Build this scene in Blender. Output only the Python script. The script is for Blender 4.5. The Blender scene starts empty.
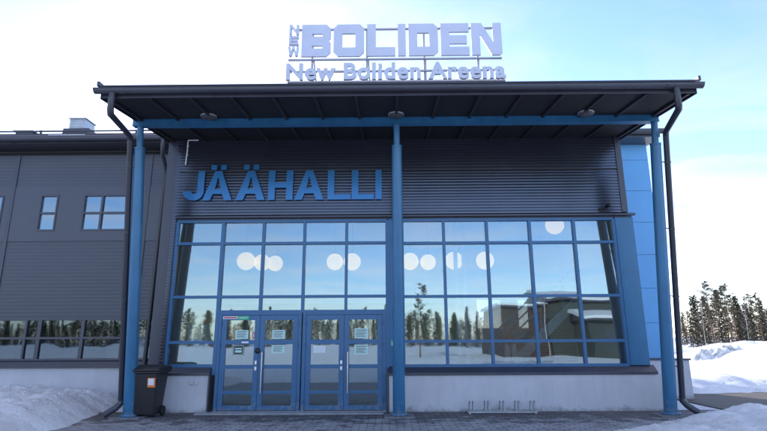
import bpy, bmesh, math, random
from mathutils import Vector, Matrix, noise

random.seed(7)
rad = math.radians
S = bpy.context.scene
COL = S.collection

# ------------------------------------------------------------------ camera
cam_d = bpy.data.cameras.new("camera")
cam = bpy.data.objects.new("camera", cam_d)
COL.objects.link(cam)
cam_d.sensor_width = 36.0
cam_d.lens = 24.17
cam_d.clip_end = 6000
PITCH, ROLL, YAW = rad(13.4), rad(0.30), rad(0.5)
fwd = Vector((-math.sin(YAW) * math.cos(PITCH), math.cos(YAW) * math.cos(PITCH), math.sin(PITCH)))
rgt = Vector((math.cos(YAW), math.sin(YAW), 0))
upv = rgt.cross(fwd)
r2 = rgt * math.cos(ROLL) - upv * math.sin(ROLL)
u2 = upv * math.cos(ROLL) + rgt * math.sin(ROLL)
m3 = Matrix((r2, u2, -fwd)).transposed()
cam.matrix_world = Matrix.Translation((0, 0, 1.6)) @ m3.to_4x4()
S.camera = cam

# ------------------------------------------------------------------ sky, sun, exposure
SUN_EL, SUN_AZ = rad(19), rad(-21)          # azimuth clockwise from +Y: behind the hall, to the left
EXPOSURE = 2.05
SKY_STRENGTH = 0.10
world = bpy.data.worlds.new("World")
S.world = world
world.use_nodes = True
nt = world.node_tree
nt.nodes.clear()
w_out = nt.nodes.new("ShaderNodeOutputWorld")
w_bg = nt.nodes.new("ShaderNodeBackground")
w_bg.inputs["Strength"].default_value = SKY_STRENGTH
sky = nt.nodes.new("ShaderNodeTexSky")
sky.sky_type = "NISHITA"
sky.sun_disc = False
sky.sun_elevation = SUN_EL
sky.sun_rotation = SUN_AZ
sky.altitude = 0
sky.air_density = 1.0
sky.dust_density = 0.25
sky.ozone_density = 3.5
# thin drifting cloud: brightest where the sky round it is bright
tc = nt.nodes.new("ShaderNodeTexCoord")
sep = nt.nodes.new("ShaderNodeSeparateXYZ")
nt.links.new(tc.outputs["Generated"], sep.inputs[0])
mx = nt.nodes.new("ShaderNodeMath"); mx.operation = "MAXIMUM"; mx.inputs[1].default_value = 0.05
nt.links.new(sep.outputs["Z"], mx.inputs[0])
dv = nt.nodes.new("ShaderNodeVectorMath"); dv.operation = "DIVIDE"
cmb = nt.nodes.new("ShaderNodeCombineXYZ")
nt.links.new(mx.outputs[0], cmb.inputs[0]); nt.links.new(mx.outputs[0], cmb.inputs[1])
cmb.inputs[2].default_value = 1.0
nt.links.new(tc.outputs["Generated"], dv.inputs[0]); nt.links.new(cmb.outputs[0], dv.inputs[1])
mp = nt.nodes.new("ShaderNodeMapping"); mp.inputs["Scale"].default_value = (0.7, 0.95, 0.3)
mp.inputs["Location"].default_value = (3.1, 1.7, 0)
nt.links.new(dv.outputs[0], mp.inputs[0])
cn = nt.nodes.new("ShaderNodeTexNoise")
cn.inputs["Scale"].default_value = 1.1; cn.inputs["Detail"].default_value = 9; cn.inputs["Roughness"].default_value = 0.58
cn.inputs["Distortion"].default_value = 0.5
nt.links.new(mp.outputs[0], cn.inputs["Vector"])
cr = nt.nodes.new("ShaderNodeValToRGB")
cr.color_ramp.elements[0].position = 0.40; cr.color_ramp.elements[0].color = (0, 0, 0, 1)
cr.color_ramp.elements[1].position = 0.78; cr.color_ramp.elements[1].color = (1, 1, 1, 1)
nt.links.new(cn.outputs["Fac"], cr.inputs[0])
lum = nt.nodes.new("ShaderNodeRGBToBW"); nt.links.new(sky.outputs[0], lum.inputs[0])
lm = nt.nodes.new("ShaderNodeMath"); lm.operation = "MULTIPLY_ADD"; lm.inputs[1].default_value = 1.12; lm.inputs[2].default_value = 0.6
nt.links.new(lum.outputs[0], lm.inputs[0])
cl = nt.nodes.new("ShaderNodeMix"); cl.data_type = "RGBA"
cf = nt.nodes.new("ShaderNodeMath"); cf.operation = "MULTIPLY"; cf.inputs[1].default_value = 0.6
nt.links.new(cr.outputs[0], cf.inputs[0])
# unseen bright cloud overhead, added to lift the light on ground and snow
ov = nt.nodes.new("ShaderNodeMapRange"); ov.inputs["From Min"].default_value = 0.62; ov.inputs["From Max"].default_value = 0.95
ov.inputs["To Min"].default_value = 0.0; ov.inputs["To Max"].default_value = 0.8
nt.links.new(sep.outputs["Z"], ov.inputs["Value"])
fmx = nt.nodes.new("ShaderNodeMath"); fmx.operation = "MAXIMUM"
nt.links.new(cf.outputs[0], fmx.inputs[0]); nt.links.new(ov.outputs[0], fmx.inputs[1])
nt.links.new(fmx.outputs[0], cl.inputs["Factor"])
lov = nt.nodes.new("ShaderNodeMath"); lov.operation = "MULTIPLY_ADD"; lov.inputs[1].default_value = 2.8
nt.links.new(ov.outputs[0], lov.inputs[0]); nt.links.new(lm.outputs[0], lov.inputs[2])
nt.links.new(sky.outputs[0], cl.inputs["A"]); nt.links.new(lov.outputs[0], cl.inputs["B"])
wb = nt.nodes.new("ShaderNodeMix"); wb.data_type = "RGBA"; wb.blend_type = "MULTIPLY"; wb.inputs["Factor"].default_value = 1.0
wb.inputs["B"].default_value = (1.05, 0.98, 1.055, 1)
nt.links.new(cl.outputs["Result"], wb.inputs["A"])
nt.links.new(wb.outputs["Result"], w_bg.inputs["Color"])
nt.links.new(w_bg.outputs[0], w_out.inputs[0])

sun_d = bpy.data.lights.new("sun", "SUN")
sun_d.energy = 2.0
sun_d.angle = rad(0.5)
sun_d.color = (1.0, 0.93, 0.82)
sun = bpy.data.objects.new("sun", sun_d)
COL.objects.link(sun)
sdir = Vector((math.sin(SUN_AZ) * math.cos(SUN_EL), math.cos(SUN_AZ) * math.cos(SUN_EL), math.sin(SUN_EL)))
sun.rotation_euler = sdir.to_track_quat("Z", "Y").to_euler()
sun.location = sdir * 60

S.view_settings.view_transform = "Standard"
S.view_settings.look = "None"
S.view_settings.exposure = EXPOSURE
S.view_settings.gamma = 1.0
S.view_settings.use_curve_mapping = False
S.render.engine = "CYCLES"
S.cycles.use_denoising = True
S.cycles.max_bounces = 8
S.cycles.transparent_max_bounces = 12
S.cycles.sample_clamp_indirect = 6.0

# ------------------------------------------------------------------ materials
def new_mat(name):
    m = bpy.data.materials.new(name)
    m.use_nodes = True
    return m, m.node_tree, m.node_tree.nodes["Principled BSDF"]

def mat(name, col, rough=0.5, metal=0.0, var=0.12, scale=3.0, bump=0.0, bscale=60.0, spec=0.5, stretch=(1, 1, 1), col2=None):
    """Plain surface whose colour and gloss wander a little, with an optional fine bump."""
    m, t, p = new_mat(name)
    c = t.nodes.new("ShaderNodeTexCoord")
    mpn = t.nodes.new("ShaderNodeMapping"); mpn.inputs["Scale"].default_value = stretch
    t.links.new(c.outputs["Object"], mpn.inputs[0])
    n = t.nodes.new("ShaderNodeTexNoise")
    n.inputs["Scale"].default_value = scale; n.inputs["Detail"].default_value = 6; n.inputs["Roughness"].default_value = 0.6
    t.links.new(mpn.outputs[0], n.inputs["Vector"])
    r = t.nodes.new("ShaderNodeValToRGB")
    lo = [v * (1 - var) for v in col]; hi = [min(1, v * (1 + var)) for v in (col2 or col)]
    r.color_ramp.elements[0].position = 0.3; r.color_ramp.elements[0].color = (*lo, 1)
    r.color_ramp.elements[1].position = 0.7; r.color_ramp.elements[1].color = (*hi, 1)
    t.links.new(n.outputs["Fac"], r.inputs[0])
    t.links.new(r.outputs[0], p.inputs["Base Color"])
    mr = t.nodes.new("ShaderNodeMapRange")
    mr.inputs["To Min"].default_value = max(0.02, rough - 0.08); mr.inputs["To Max"].default_value = min(1, rough + 0.08)
    t.links.new(n.outputs["Fac"], mr.inputs["Value"]); t.links.new(mr.outputs[0], p.inputs["Roughness"])
    p.inputs["Metallic"].default_value = metal
    p.inputs["Specular IOR Level"].default_value = spec
    if bump:
        n2 = t.nodes.new("ShaderNodeTexNoise"); n2.inputs["Scale"].default_value = bscale; n2.inputs["Detail"].default_value = 5
        t.links.new(mpn.outputs[0], n2.inputs["Vector"])
        b = t.nodes.new("ShaderNodeBump"); b.inputs["Strength"].default_value = 1.0; b.inputs["Distance"].default_value = bump
        t.links.new(n2.outputs["Fac"], b.inputs["Height"]); t.links.new(b.outputs[0], p.inputs["Normal"])
    return m

M = {}
M["blue"] = mat("blue_paint", (0.027, 0.138, 0.262), 0.35, var=0.16, scale=1.6, stretch=(2.5, 2.5, 0.7))
M["frame_blue"] = mat("window_frame_paint", (0.028, 0.118, 0.250), 0.38, var=0.08, scale=2)
M["pale_blue"] = mat("pale_blue_cladding", (0.105, 0.325, 0.58), 0.45, var=0.05, scale=1.2)
M["dark_clad"] = mat("dark_cladding", (0.071, 0.079, 0.104), 0.20, metal=0.65, var=0.10, scale=0.9)
M["wing_clad"] = mat("grey_blue_cladding", (0.060, 0.065, 0.084), 0.38, var=0.10, scale=0.7)
M["trim"] = mat("dark_trim", (0.048, 0.050, 0.070), 0.32, var=0.12, scale=1.5)
M["gutter"] = mat("dark_steel_gutter", (0.045, 0.046, 0.060), 0.30, var=0.12, scale=2.0)
M["pipe"] = mat("dark_downpipe", (0.026, 0.028, 0.038), 0.35, var=0.12, scale=2.0)
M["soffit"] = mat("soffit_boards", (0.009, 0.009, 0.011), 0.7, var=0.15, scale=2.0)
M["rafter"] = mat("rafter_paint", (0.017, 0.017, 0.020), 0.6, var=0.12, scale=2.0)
M["galv"] = mat("galvanised_steel", (0.42, 0.43, 0.44), 0.38, metal=0.7, var=0.15, scale=9)
M["steel"] = mat("brushed_steel", (0.55, 0.55, 0.56), 0.25, metal=1.0, var=0.06, scale=6)
M["letter_white"] = mat("white_sign_enamel", (0.50, 0.53, 0.63), 0.5, var=0.05, scale=2)
M["sign_rail"] = mat("sign_rail_paint", (0.34, 0.33, 0.38), 0.5, var=0.1, scale=4)
M["letter_blue"] = mat("blue_letter_paint", (0.030, 0.155, 0.34), 0.24, metal=0.3, var=0.08, scale=1.5)
M["black_plastic"] = mat("black_plastic", (0.014, 0.014, 0.016), 0.5, var=0.2, scale=6, bump=0.002, bscale=50)
M["rubber"] = mat("black_rubber", (0.012, 0.012, 0.012), 0.8, var=0.2, scale=9)
M["orange"] = mat("orange_label", (0.75, 0.20, 0.04), 0.5, var=0.08, scale=8)
M["white_label"] = mat("white_label", (0.70, 0.70, 0.72), 0.5, var=0.05, scale=8)
M["red_print"] = mat("red_print", (0.55, 0.05, 0.07), 0.5, var=0.05, scale=8)
M["green_print"] = mat("green_sign", (0.03, 0.38, 0.17), 0.4, var=0.06, scale=8)
M["mint_paper"] = mat("mint_paper", (0.50, 0.70, 0.64), 0.7, var=0.05, scale=5)
M["dark_paper"] = mat("dark_poster", (0.03, 0.035, 0.035), 0.5, var=0.1, scale=5)
M["int_green"] = mat("interior_green_board", (0.26, 0.33, 0.26), 0.6, var=0.08, scale=1)
M["mint_board"] = mat("mint_board", (0.42, 0.58, 0.50), 0.6, var=0.05, scale=2)
M["int_wall"] = mat("interior_plaster", (0.50, 0.54, 0.50), 0.8, var=0.06, scale=1)
M["int_ceiling"] = mat("interior_ceiling_boards", (0.20, 0.19, 0.18), 0.8, var=0.08, scale=1)
M["int_floor"] = mat("interior_floor_tiles", (0.20, 0.20, 0.19), 0.35, var=0.1, scale=2)
M["white_paint"] = mat("white_paint", (0.75, 0.75, 0.74), 0.45, var=0.05, scale=3)
M["lamp_cover"] = mat("frosted_lamp_cover", (0.07, 0.07, 0.075), 0.5, var=0.05, scale=5)
M["grey_door"] = mat("interior_grey_panel", (0.10, 0.105, 0.11), 0.5, var=0.08, scale=2)
M["barrier_orange"] = mat("orange_plastic", (0.70, 0.22, 0.03), 0.4, var=0.08, scale=8)
M["wood"] = mat("wooden_tread", (0.25, 0.15, 0.08), 0.5, var=0.2, scale=4, stretch=(1, 6, 6))
M["dark_steel"] = mat("dark_painted_steel", (0.04, 0.04, 0.045), 0.4, var=0.12, scale=3)
M["bark_pine"] = mat("pine_bark", (0.17, 0.095, 0.055), 0.9, var=0.35, scale=3, bump=0.02, bscale=10)
M["bark_dark"] = mat("spruce_bark", (0.075, 0.060, 0.050), 0.9, var=0.3, scale=3, bump=0.02, bscale=10)
M["bark_birch"] = mat("birch_bark", (0.40, 0.36, 0.32), 0.8, var=0.4, scale=2.2, stretch=(1, 1, 3))
M["twig"] = mat("birch_twigs", (0.15, 0.105, 0.09), 0.9, var=0.25, scale=2)
M["needle_pine"] = mat("pine_needles", (0.070, 0.064, 0.044), 0.9, var=0.3, scale=0.9, spec=0.15, col2=(0.095, 0.082, 0.052))
M["needle_spruce"] = mat("spruce_needles", (0.028, 0.035, 0.024), 0.9, var=0.3, scale=0.9, spec=0.15, col2=(0.044, 0.046, 0.030))
M["red_board"] = mat("red_timber_boards", (0.20, 0.06, 0.045), 0.8, var=0.15, scale=1.2, stretch=(6, 6, 0.6))
M["shed_green"] = mat("grey_green_boards", (0.14, 0.18, 0.155), 0.8, var=0.12, scale=1.2, stretch=(6, 6, 0.6))
M["void_glass"] = mat("dark_window_glass", (0.02, 0.024, 0.03), 0.08, var=0.1, scale=2)
M["lens_glass"] = mat("camera_lens_glass", (0.01, 0.01, 0.012), 0.08, var=0.05, scale=2)

def add_road_dirt(m):
    t = m.node_tree; p = t.nodes["Principled BSDF"]
    src = p.inputs["Base Color"].links[0].from_socket
    c = t.nodes.new("ShaderNodeTexCoord"); sp = t.nodes.new("ShaderNodeSeparateXYZ"); t.links.new(c.outputs["Object"], sp.inputs[0])
    n = t.nodes.new("ShaderNodeTexNoise"); n.inputs["Scale"].default_value = 11; n.inputs["Detail"].default_value = 8; n.inputs["Roughness"].default_value = 0.7
    t.links.new(c.outputs["Object"], n.inputs["Vector"])
    a = t.nodes.new("ShaderNodeMapRange"); a.inputs["From Min"].default_value = 0.9; a.inputs["From Max"].default_value = 0.05
    a.inputs["To Min"].default_value = -0.30; a.inputs["To Max"].default_value = 0.06
    t.links.new(sp.outputs["Z"], a.inputs["Value"])
    s_ = t.nodes.new("ShaderNodeMath"); s_.operation = "ADD"; t.links.new(n.outputs["Fac"], s_.inputs[0]); t.links.new(a.outputs[0], s_.inputs[1])
    r = t.nodes.new("ShaderNodeMapRange"); r.inputs["From Min"].default_value = 0.5; r.inputs["From Max"].default_value = 0.62; r.inputs["To Max"].default_value = 0.5
    t.links.new(s_.outputs[0], r.inputs["Value"])
    x = t.nodes.new("ShaderNodeMix"); x.data_type = "RGBA"; x.inputs["B"].default_value = (0.22, 0.21, 0.20, 1)
    t.links.new(r.outputs[0], x.inputs["Factor"]); t.links.new(src, x.inputs["A"]); t.links.new(x.outputs["Result"], p.inputs["Base Color"])
for k_ in ("blue", "frame_blue"): add_road_dirt(M[k_])

def mat_concrete():
    m, t, p = new_mat("painted_concrete")
    c = t.nodes.new("ShaderNodeTexCoord")
    n = t.nodes.new("ShaderNodeTexNoise"); n.inputs["Scale"].default_value = 1.1; n.inputs["Detail"].default_value = 9; n.inputs["Roughness"].default_value = 0.65
    t.links.new(c.outputs["Object"], n.inputs["Vector"])
    r = t.nodes.new("ShaderNodeValToRGB")
    r.color_ramp.elements[0].position = 0.25; r.color_ramp.elements[0].color = (0.47, 0.465, 0.49, 1)
    r.color_ramp.elements[1].position = 0.7; r.color_ramp.elements[1].color = (0.58, 0.575, 0.60, 1)
    t.links.new(n.outputs["Fac"], r.inputs[0])
    # run-off streaks and splash dirt that follow the wall, not the light
    mpn = t.nodes.new("ShaderNodeMapping"); mpn.inputs["Scale"].default_value = (6, 6, 0.5)
    t.links.new(c.outputs["Object"], mpn.inputs[0])
    n2 = t.nodes.new("ShaderNodeTexNoise"); n2.inputs["Scale"].default_value = 1.6; n2.inputs["Detail"].default_value = 6
    t.links.new(mpn.outputs[0], n2.inputs["Vector"])
    r2_ = t.nodes.new("ShaderNodeValToRGB")
    r2_.color_ramp.elements[0].position = 0.36; r2_.color_ramp.elements[0].color = (0.80, 0.79, 0.78, 1)
    r2_.color_ramp.elements[1].position = 0.56; r2_.color_ramp.elements[1].color = (1, 1, 1, 1)
    t.links.new(n2.outputs["Fac"], r2_.inputs[0])
    mm = t.nodes.new("ShaderNodeMix"); mm.data_type = "RGBA"; mm.blend_type = "MULTIPLY"; mm.inputs["Factor"].default_value = 0.22
    t.links.new(r.outputs[0], mm.inputs["A"]); t.links.new(r2_.outputs[0], mm.inputs["B"])
    spz = t.nodes.new("ShaderNodeSeparateXYZ"); t.links.new(c.outputs["Object"], spz.inputs[0])
    n6 = t.nodes.new("ShaderNodeTexNoise"); n6.inputs["Scale"].default_value = 3.5; n6.inputs["Detail"].default_value = 9; n6.inputs["Roughness"].default_value = 0.7
    t.links.new(c.outputs["Object"], n6.inputs["Vector"])
    a6 = t.nodes.new("ShaderNodeMath"); a6.operation = "MULTIPLY_ADD"; a6.inputs[1].default_value = -0.55; a6.inputs[2].default_value = 0.33
    t.links.new(n6.outputs["Fac"], a6.inputs[0])
    b6 = t.nodes.new("ShaderNodeMath"); b6.operation = "ADD"
    t.links.new(a6.outputs[0], b6.inputs[0]); t.links.new(spz.outputs["Z"], b6.inputs[1])
    r6 = t.nodes.new("ShaderNodeValToRGB")
    r6.color_ramp.elements[0].position = 0.04; r6.color_ramp.elements[0].color = (0.50, 0.46, 0.42, 1)
    r6.color_ramp.elements[1].position = 0.15; r6.color_ramp.elements[1].color = (1, 1, 1, 1)
    t.links.new(b6.outputs[0], r6.inputs[0])
    m6 = t.nodes.new("ShaderNodeMix"); m6.data_type = "RGBA"; m6.blend_type = "MULTIPLY"; m6.inputs["Factor"].default_value = 0.8
    t.links.new(mm.outputs["Result"], m6.inputs["A"]); t.links.new(r6.outputs[0], m6.inputs["B"])
    t.links.new(m6.outputs["Result"], p.inputs["Base Color"])
    p.inputs["Roughness"].default_value = 0.85
    n3 = t.nodes.new("ShaderNodeTexNoise"); n3.inputs["Scale"].default_value = 45; n3.inputs["Detail"].default_value = 6
    t.links.new(c.outputs["Object"], n3.inputs["Vector"])
    b = t.nodes.new("ShaderNodeBump"); b.inputs["Distance"].default_value = 0.006
    t.links.new(n3.outputs["Fac"], b.inputs["Height"]); t.links.new(b.outputs[0], p.inputs["Normal"])
    return m
M["concrete"] = mat_concrete()
M["doorstep"] = mat("worn_step_concrete", (0.30, 0.30, 0.31), 0.8, var=0.25, scale=5, bump=0.004, bscale=40)
M["slab"] = mat("footing_concrete", (0.17, 0.17, 0.175), 0.85, var=0.2, scale=7, bump=0.004, bscale=40)

def mat_snow(name, dirt=0.0, dirt_scale=1.6):
    m, t, p = new_mat(name)
    c = t.nodes.new("ShaderNodeTexCoord")
    n = t.nodes.new("ShaderNodeTexNoise"); n.inputs["Scale"].default_value = dirt_scale; n.inputs["Detail"].default_value = 9; n.inputs["Roughness"].default_value = 0.65
    t.links.new(c.outputs["Object"], n.inputs["Vector"])
    r = t.nodes.new("ShaderNodeValToRGB")
    d = 1 - dirt
    r.color_ramp.elements[0].position = 0.3; r.color_ramp.elements[0].color = (0.78 * d, 0.80 * d, 0.84 * d * (1 - 0.10 * (dirt > 0.2)), 1)
    r.color_ramp.elements[1].position = 0.62; r.color_ramp.elements[1].color = (0.83, 0.86, 0.90, 1)
    t.links.new(n.outputs["Fac"], r.inputs[0])
    g1 = t.nodes.new("ShaderNodeTexNoise"); g1.inputs["Scale"].default_value = 38; g1.inputs["Detail"].default_value = 3
    t.links.new(c.outputs["Object"], g1.inputs["Vector"])
    g2 = t.nodes.new("ShaderNodeTexNoise"); g2.inputs["Scale"].default_value = 1.3; g2.inputs["Detail"].default_value = 5
    t.links.new(c.outputs["Object"], g2.inputs["Vector"])
    gm = t.nodes.new("ShaderNodeMath"); gm.operation = "MULTIPLY"
    t.links.new(g1.outputs["Fac"], gm.inputs[0]); t.links.new(g2.outputs["Fac"], gm.inputs[1])
    gr = t.nodes.new("ShaderNodeMapRange"); gr.inputs["From Min"].default_value = 0.335; gr.inputs["From Max"].default_value = 0.40
    gr.inputs["To Min"].default_value = 0.0; gr.inputs["To Max"].default_value = 0.55
    t.links.new(gm.outputs[0], gr.inputs["Value"])
    gx = t.nodes.new("ShaderNodeMix"); gx.data_type = "RGBA"; gx.inputs["B"].default_value = (0.30, 0.27, 0.24, 1)
    t.links.new(gr.outputs[0], gx.inputs["Factor"]); t.links.new(r.outputs[0], gx.inputs["A"])
    t.links.new(gx.outputs["Result"], p.inputs["Base Color"])
    p.inputs["Roughness"].default_value = 0.75
    p.inputs["Specular IOR Level"].default_value = 0.25
    n2 = t.nodes.new("ShaderNodeTexNoise"); n2.inputs["Scale"].default_value = 14; n2.inputs["Detail"].default_value = 10; n2.inputs["Roughness"].default_value = 0.7
    t.links.new(c.outputs["Object"], n2.inputs["Vector"])
    b = t.nodes.new("ShaderNodeBump"); b.inputs["Distance"].default_value = 0.07; b.inputs["Strength"].default_value = 1.0
    t.links.new(n2.outputs["Fac"], b.inputs["Height"]); t.links.new(b.outputs[0], p.inputs["Normal"])
    return m
M["snow"] = mat_snow("snow", 0.04)
M["snow_dirty"] = mat_snow("dirty_snow", 0.6, 2.2)

def mat_pavers():
    m, t, p = new_mat("concrete_pavers")
    c = t.nodes.new("ShaderNodeTexCoord")
    br = t.nodes.new("ShaderNodeTexBrick")
    br.inputs["Color1"].default_value = (0.115, 0.105, 0.108, 1)
    br.inputs["Color2"].default_value = (0.175, 0.160, 0.160, 1)
    br.inputs["Mortar"].default_value = (0.030, 0.029, 0.030, 1)
    br.inputs["Scale"].default_value = 1.0
    br.inputs["Mortar Size"].default_value = 0.012
    br.inputs["Brick Width"].default_value = 0.28
    br.inputs["Row Height"].default_value = 0.14
    t.links.new(c.outputs["Object"], br.inputs["Vector"])
    # thin trodden ice lying in strips along the joints
    mpn = t.nodes.new("ShaderNodeMapping"); mpn.inputs["Scale"].default_value = (0.8, 1.1, 1)
    t.links.new(c.outputs["Object"], mpn.inputs[0])
    n = t.nodes.new("ShaderNodeTexNoise"); n.inputs["Scale"].default_value = 2.6; n.inputs["Detail"].default_value = 10; n.inputs["Roughness"].default_value = 0.72
    t.links.new(mpn.outputs[0], n.inputs["Vector"])
    # less ice near the wall, more in the open
    sp = t.nodes.new("ShaderNodeSeparateXYZ"); t.links.new(c.outputs["Object"], sp.inputs[0])
    mr = t.nodes.new("ShaderNodeMapRange")
    mr.inputs["From Min"].default_value = 11.9; mr.inputs["From Max"].default_value = 10.2
    mr.inputs["To Min"].default_value = -0.10; mr.inputs["To Max"].default_value = 0.13
    t.links.new(sp.outputs["Y"], mr.inputs["Value"])
    ad = t.nodes.new("ShaderNodeMath"); ad.operation = "ADD"
    t.links.new(n.outputs["Fac"], ad.inputs[0]); t.links.new(mr.outputs[0], ad.inputs[1])
    r = t.nodes.new("ShaderNodeValToRGB")
    r.color_ramp.elements[0].position = 0.50; r.color_ramp.elements[0].color = (0, 0, 0, 1)
    r.color_ramp.elements[1].position = 0.57; r.color_ramp.elements[1].color = (1, 1, 1, 1)
    t.links.new(ad.outputs[0], r.inputs[0])
    fm = t.nodes.new("ShaderNodeMath"); fm.operation = "MULTIPLY"; fm.inputs[1].default_value = 0.72
    t.links.new(r.outputs[0], fm.inputs[0])
    mm = t.nodes.new("ShaderNodeMix"); mm.data_type = "RGBA"
    mm.inputs["B"].default_value = (0.50, 0.51, 0.53, 1)
    jt = t.nodes.new("ShaderNodeMath"); jt.operation = "MULTIPLY_ADD"; jt.inputs[1].default_value = -0.7; jt.inputs[2].default_value = 1.0
    t.links.new(br.outputs["Fac"], jt.inputs[0])
    jm = t.nodes.new("ShaderNodeMath"); jm.operation = "MULTIPLY"
    t.links.new(jt.outputs[0], jm.inputs[0]); t.links.new(fm.outputs[0], jm.inputs[1])
    t.links.new(jm.outputs[0], mm.inputs["Factor"]); t.links.new(br.outputs["Color"], mm.inputs["A"])
    # worn and stained patches
    n5 = t.nodes.new("ShaderNodeTexNoise"); n5.inputs["Scale"].default_value = 2.6; n5.inputs["Detail"].default_value = 7
    t.links.new(c.outputs["Object"], n5.inputs["Vector"])
    r5 = t.nodes.new("ShaderNodeValToRGB")
    r5.color_ramp.elements[0].position = 0.3; r5.color_ramp.elements[0].color = (0.6, 0.6, 0.62, 1)
    r5.color_ramp.elements[1].position = 0.65; r5.color_ramp.elements[1].color = (1, 1, 1, 1)
    t.links.new(n5.outputs["Fac"], r5.inputs[0])
    m5 = t.nodes.new("ShaderNodeMix"); m5.data_type = "RGBA"; m5.blend_type = "MULTIPLY"; m5.inputs["Factor"].default_value = 1
    t.links.new(mm.outputs["Result"], m5.inputs["A"]); t.links.new(r5.outputs[0], m5.inputs["B"])
    t.links.new(m5.outputs["Result"], p.inputs["Base Color"])
    p.inputs["Roughness"].default_value = 0.7
    b = t.nodes.new("ShaderNodeBump"); b.inputs["Distance"].default_value = 0.008
    t.links.new(br.outputs["Fac"], b.inputs["Height"]); b.invert = True
    b2 = t.nodes.new("ShaderNodeBump"); b2.inputs["Distance"].default_value = 0.012
    t.links.new(n.outputs["Fac"], b2.inputs["Height"]); t.links.new(b.outputs[0], b2.inputs["Normal"])
    t.links.new(b2.outputs[0], p.inputs["Normal"])
    return m
M["pavers"] = mat_pavers()
M["asphalt"] = mat("sanded_asphalt", (0.10, 0.088, 0.078), 0.85, var=0.3, scale=2.5, bump=0.012, bscale=30, stretch=(0.5, 1.6, 1))

def mat_glass(name, refl=0.16, tint=(0.62, 0.68, 0.70)):
    m = bpy.data.materials.new(name); m.use_nodes = True
    t = m.node_tree; t.nodes.clear()
    o = t.nodes.new("ShaderNodeOutputMaterial")
    mix = t.nodes.new("ShaderNodeMixShader")
    tr = t.nodes.new("ShaderNodeBsdfTransparent"); tr.inputs[0].default_value = (*tint, 1)
    gl = t.nodes.new("ShaderNodeBsdfGlossy"); gl.inputs["Roughness"].default_value = 0.015
    gl.inputs["Color"].default_value = (0.72, 0.90, 1.0, 1)
    fr = t.nodes.new("ShaderNodeFresnel"); fr.inputs[0].default_value = 1.5
    ma = t.nodes.new("ShaderNodeMath"); ma.operation = "MULTIPLY_ADD"; ma.inputs[1].default_value = 1.0; ma.inputs[2].default_value = refl
    ma.use_clamp = True
    t.links.new(fr.outputs[0], ma.inputs[0]); t.links.new(ma.outputs[0], mix.inputs[0])
    t.links.new(tr.outputs[0], mix.inputs[1]); t.links.new(gl.outputs[0], mix.inputs[2])
    c = t.nodes.new("ShaderNodeTexCoord")
    n = t.nodes.new("ShaderNodeTexNoise"); n.inputs["Scale"].default_value = 0.9; n.inputs["Detail"].default_value = 1
    t.links.new(c.outputs["Object"], n.inputs["Vector"])
    b = t.nodes.new("ShaderNodeBump"); b.inputs["Distance"].default_value = 0.004; b.inputs["Strength"].default_value = 1
    t.links.new(n.outputs["Fac"], b.inputs["Height"]); t.links.new(b.outputs[0], gl.inputs["Normal"])
    t.links.new(mix.outputs[0], o.inputs[0])
    return m
M["glass"] = mat_glass("coated_window_glass", 0.13, (0.74, 0.79, 0.80))
M["wing_glass"] = mat_glass("plain_window_glass", 0.19, (0.5, 0.52, 0.55))

def mat_added_skylight():  # translucent panel, added out of view to brighten the interior
    m, t, p = new_mat("added_opal_skylight")
    p.inputs["Base Color"].default_value = (0.8, 0.8, 0.8, 1); p.inputs["Roughness"].default_value = 0.6
    tl = t.nodes.new("ShaderNodeBsdfTranslucent"); tl.inputs[0].default_value = (0.6, 0.6, 0.6, 1)
    mix = t.nodes.new("ShaderNodeMixShader"); mix.inputs[0].default_value = 0.75
    o = [n for n in t.nodes if n.type == "OUTPUT_MATERIAL"][0]
    t.links.new(p.outputs[0], mix.inputs[1]); t.links.new(tl.outputs[0], mix.inputs[2]); t.links.new(mix.outputs[0], o.inputs[0])
    return m
M["added_skylight"] = mat_added_skylight()
def mat_lamp():
    m, t, p = new_mat("opal_lamp_glass")
    p.inputs["Base Color"].default_value = (0.40, 0.33, 0.20, 1)
    p.inputs["Roughness"].default_value = 0.3
    p.inputs["Emission Color"].default_value = (1.0, 0.62, 0.20, 1)
    p.inputs["Emission Strength"].default_value = 0.27
    return m
M["lamp"] = mat_lamp()

def mat_brick():
    m, t, p = new_mat("interior_red_brick")
    c = t.nodes.new("ShaderNodeTexCoord")
    mpn = t.nodes.new("ShaderNodeMapping"); mpn.inputs["Rotation"].default_value = (rad(90), 0, 0)
    t.links.new(c.outputs["Object"], mpn.inputs[0])
    br = t.nodes.new("ShaderNodeTexBrick")
    br.inputs["Color1"].default_value = (0.20, 0.075, 0.05, 1); br.inputs["Color2"].default_value = (0.27, 0.11, 0.07, 1)
    br.inputs["Mortar"].default_value = (0.25, 0.23, 0.21, 1); br.inputs["Scale"].default_value = 1
    br.inputs["Brick Width"].default_value = 0.27; br.inputs["Row Height"].default_value = 0.085; br.inputs["Mortar Size"].default_value = 0.01
    t.links.new(mpn.outputs[0], br.inputs["Vector"]); t.links.new(br.outputs["Color"], p.inputs["Base Color"])
    p.inputs["Roughness"].default_value = 0.85
    return m
M["brick"] = mat_brick()

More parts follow.
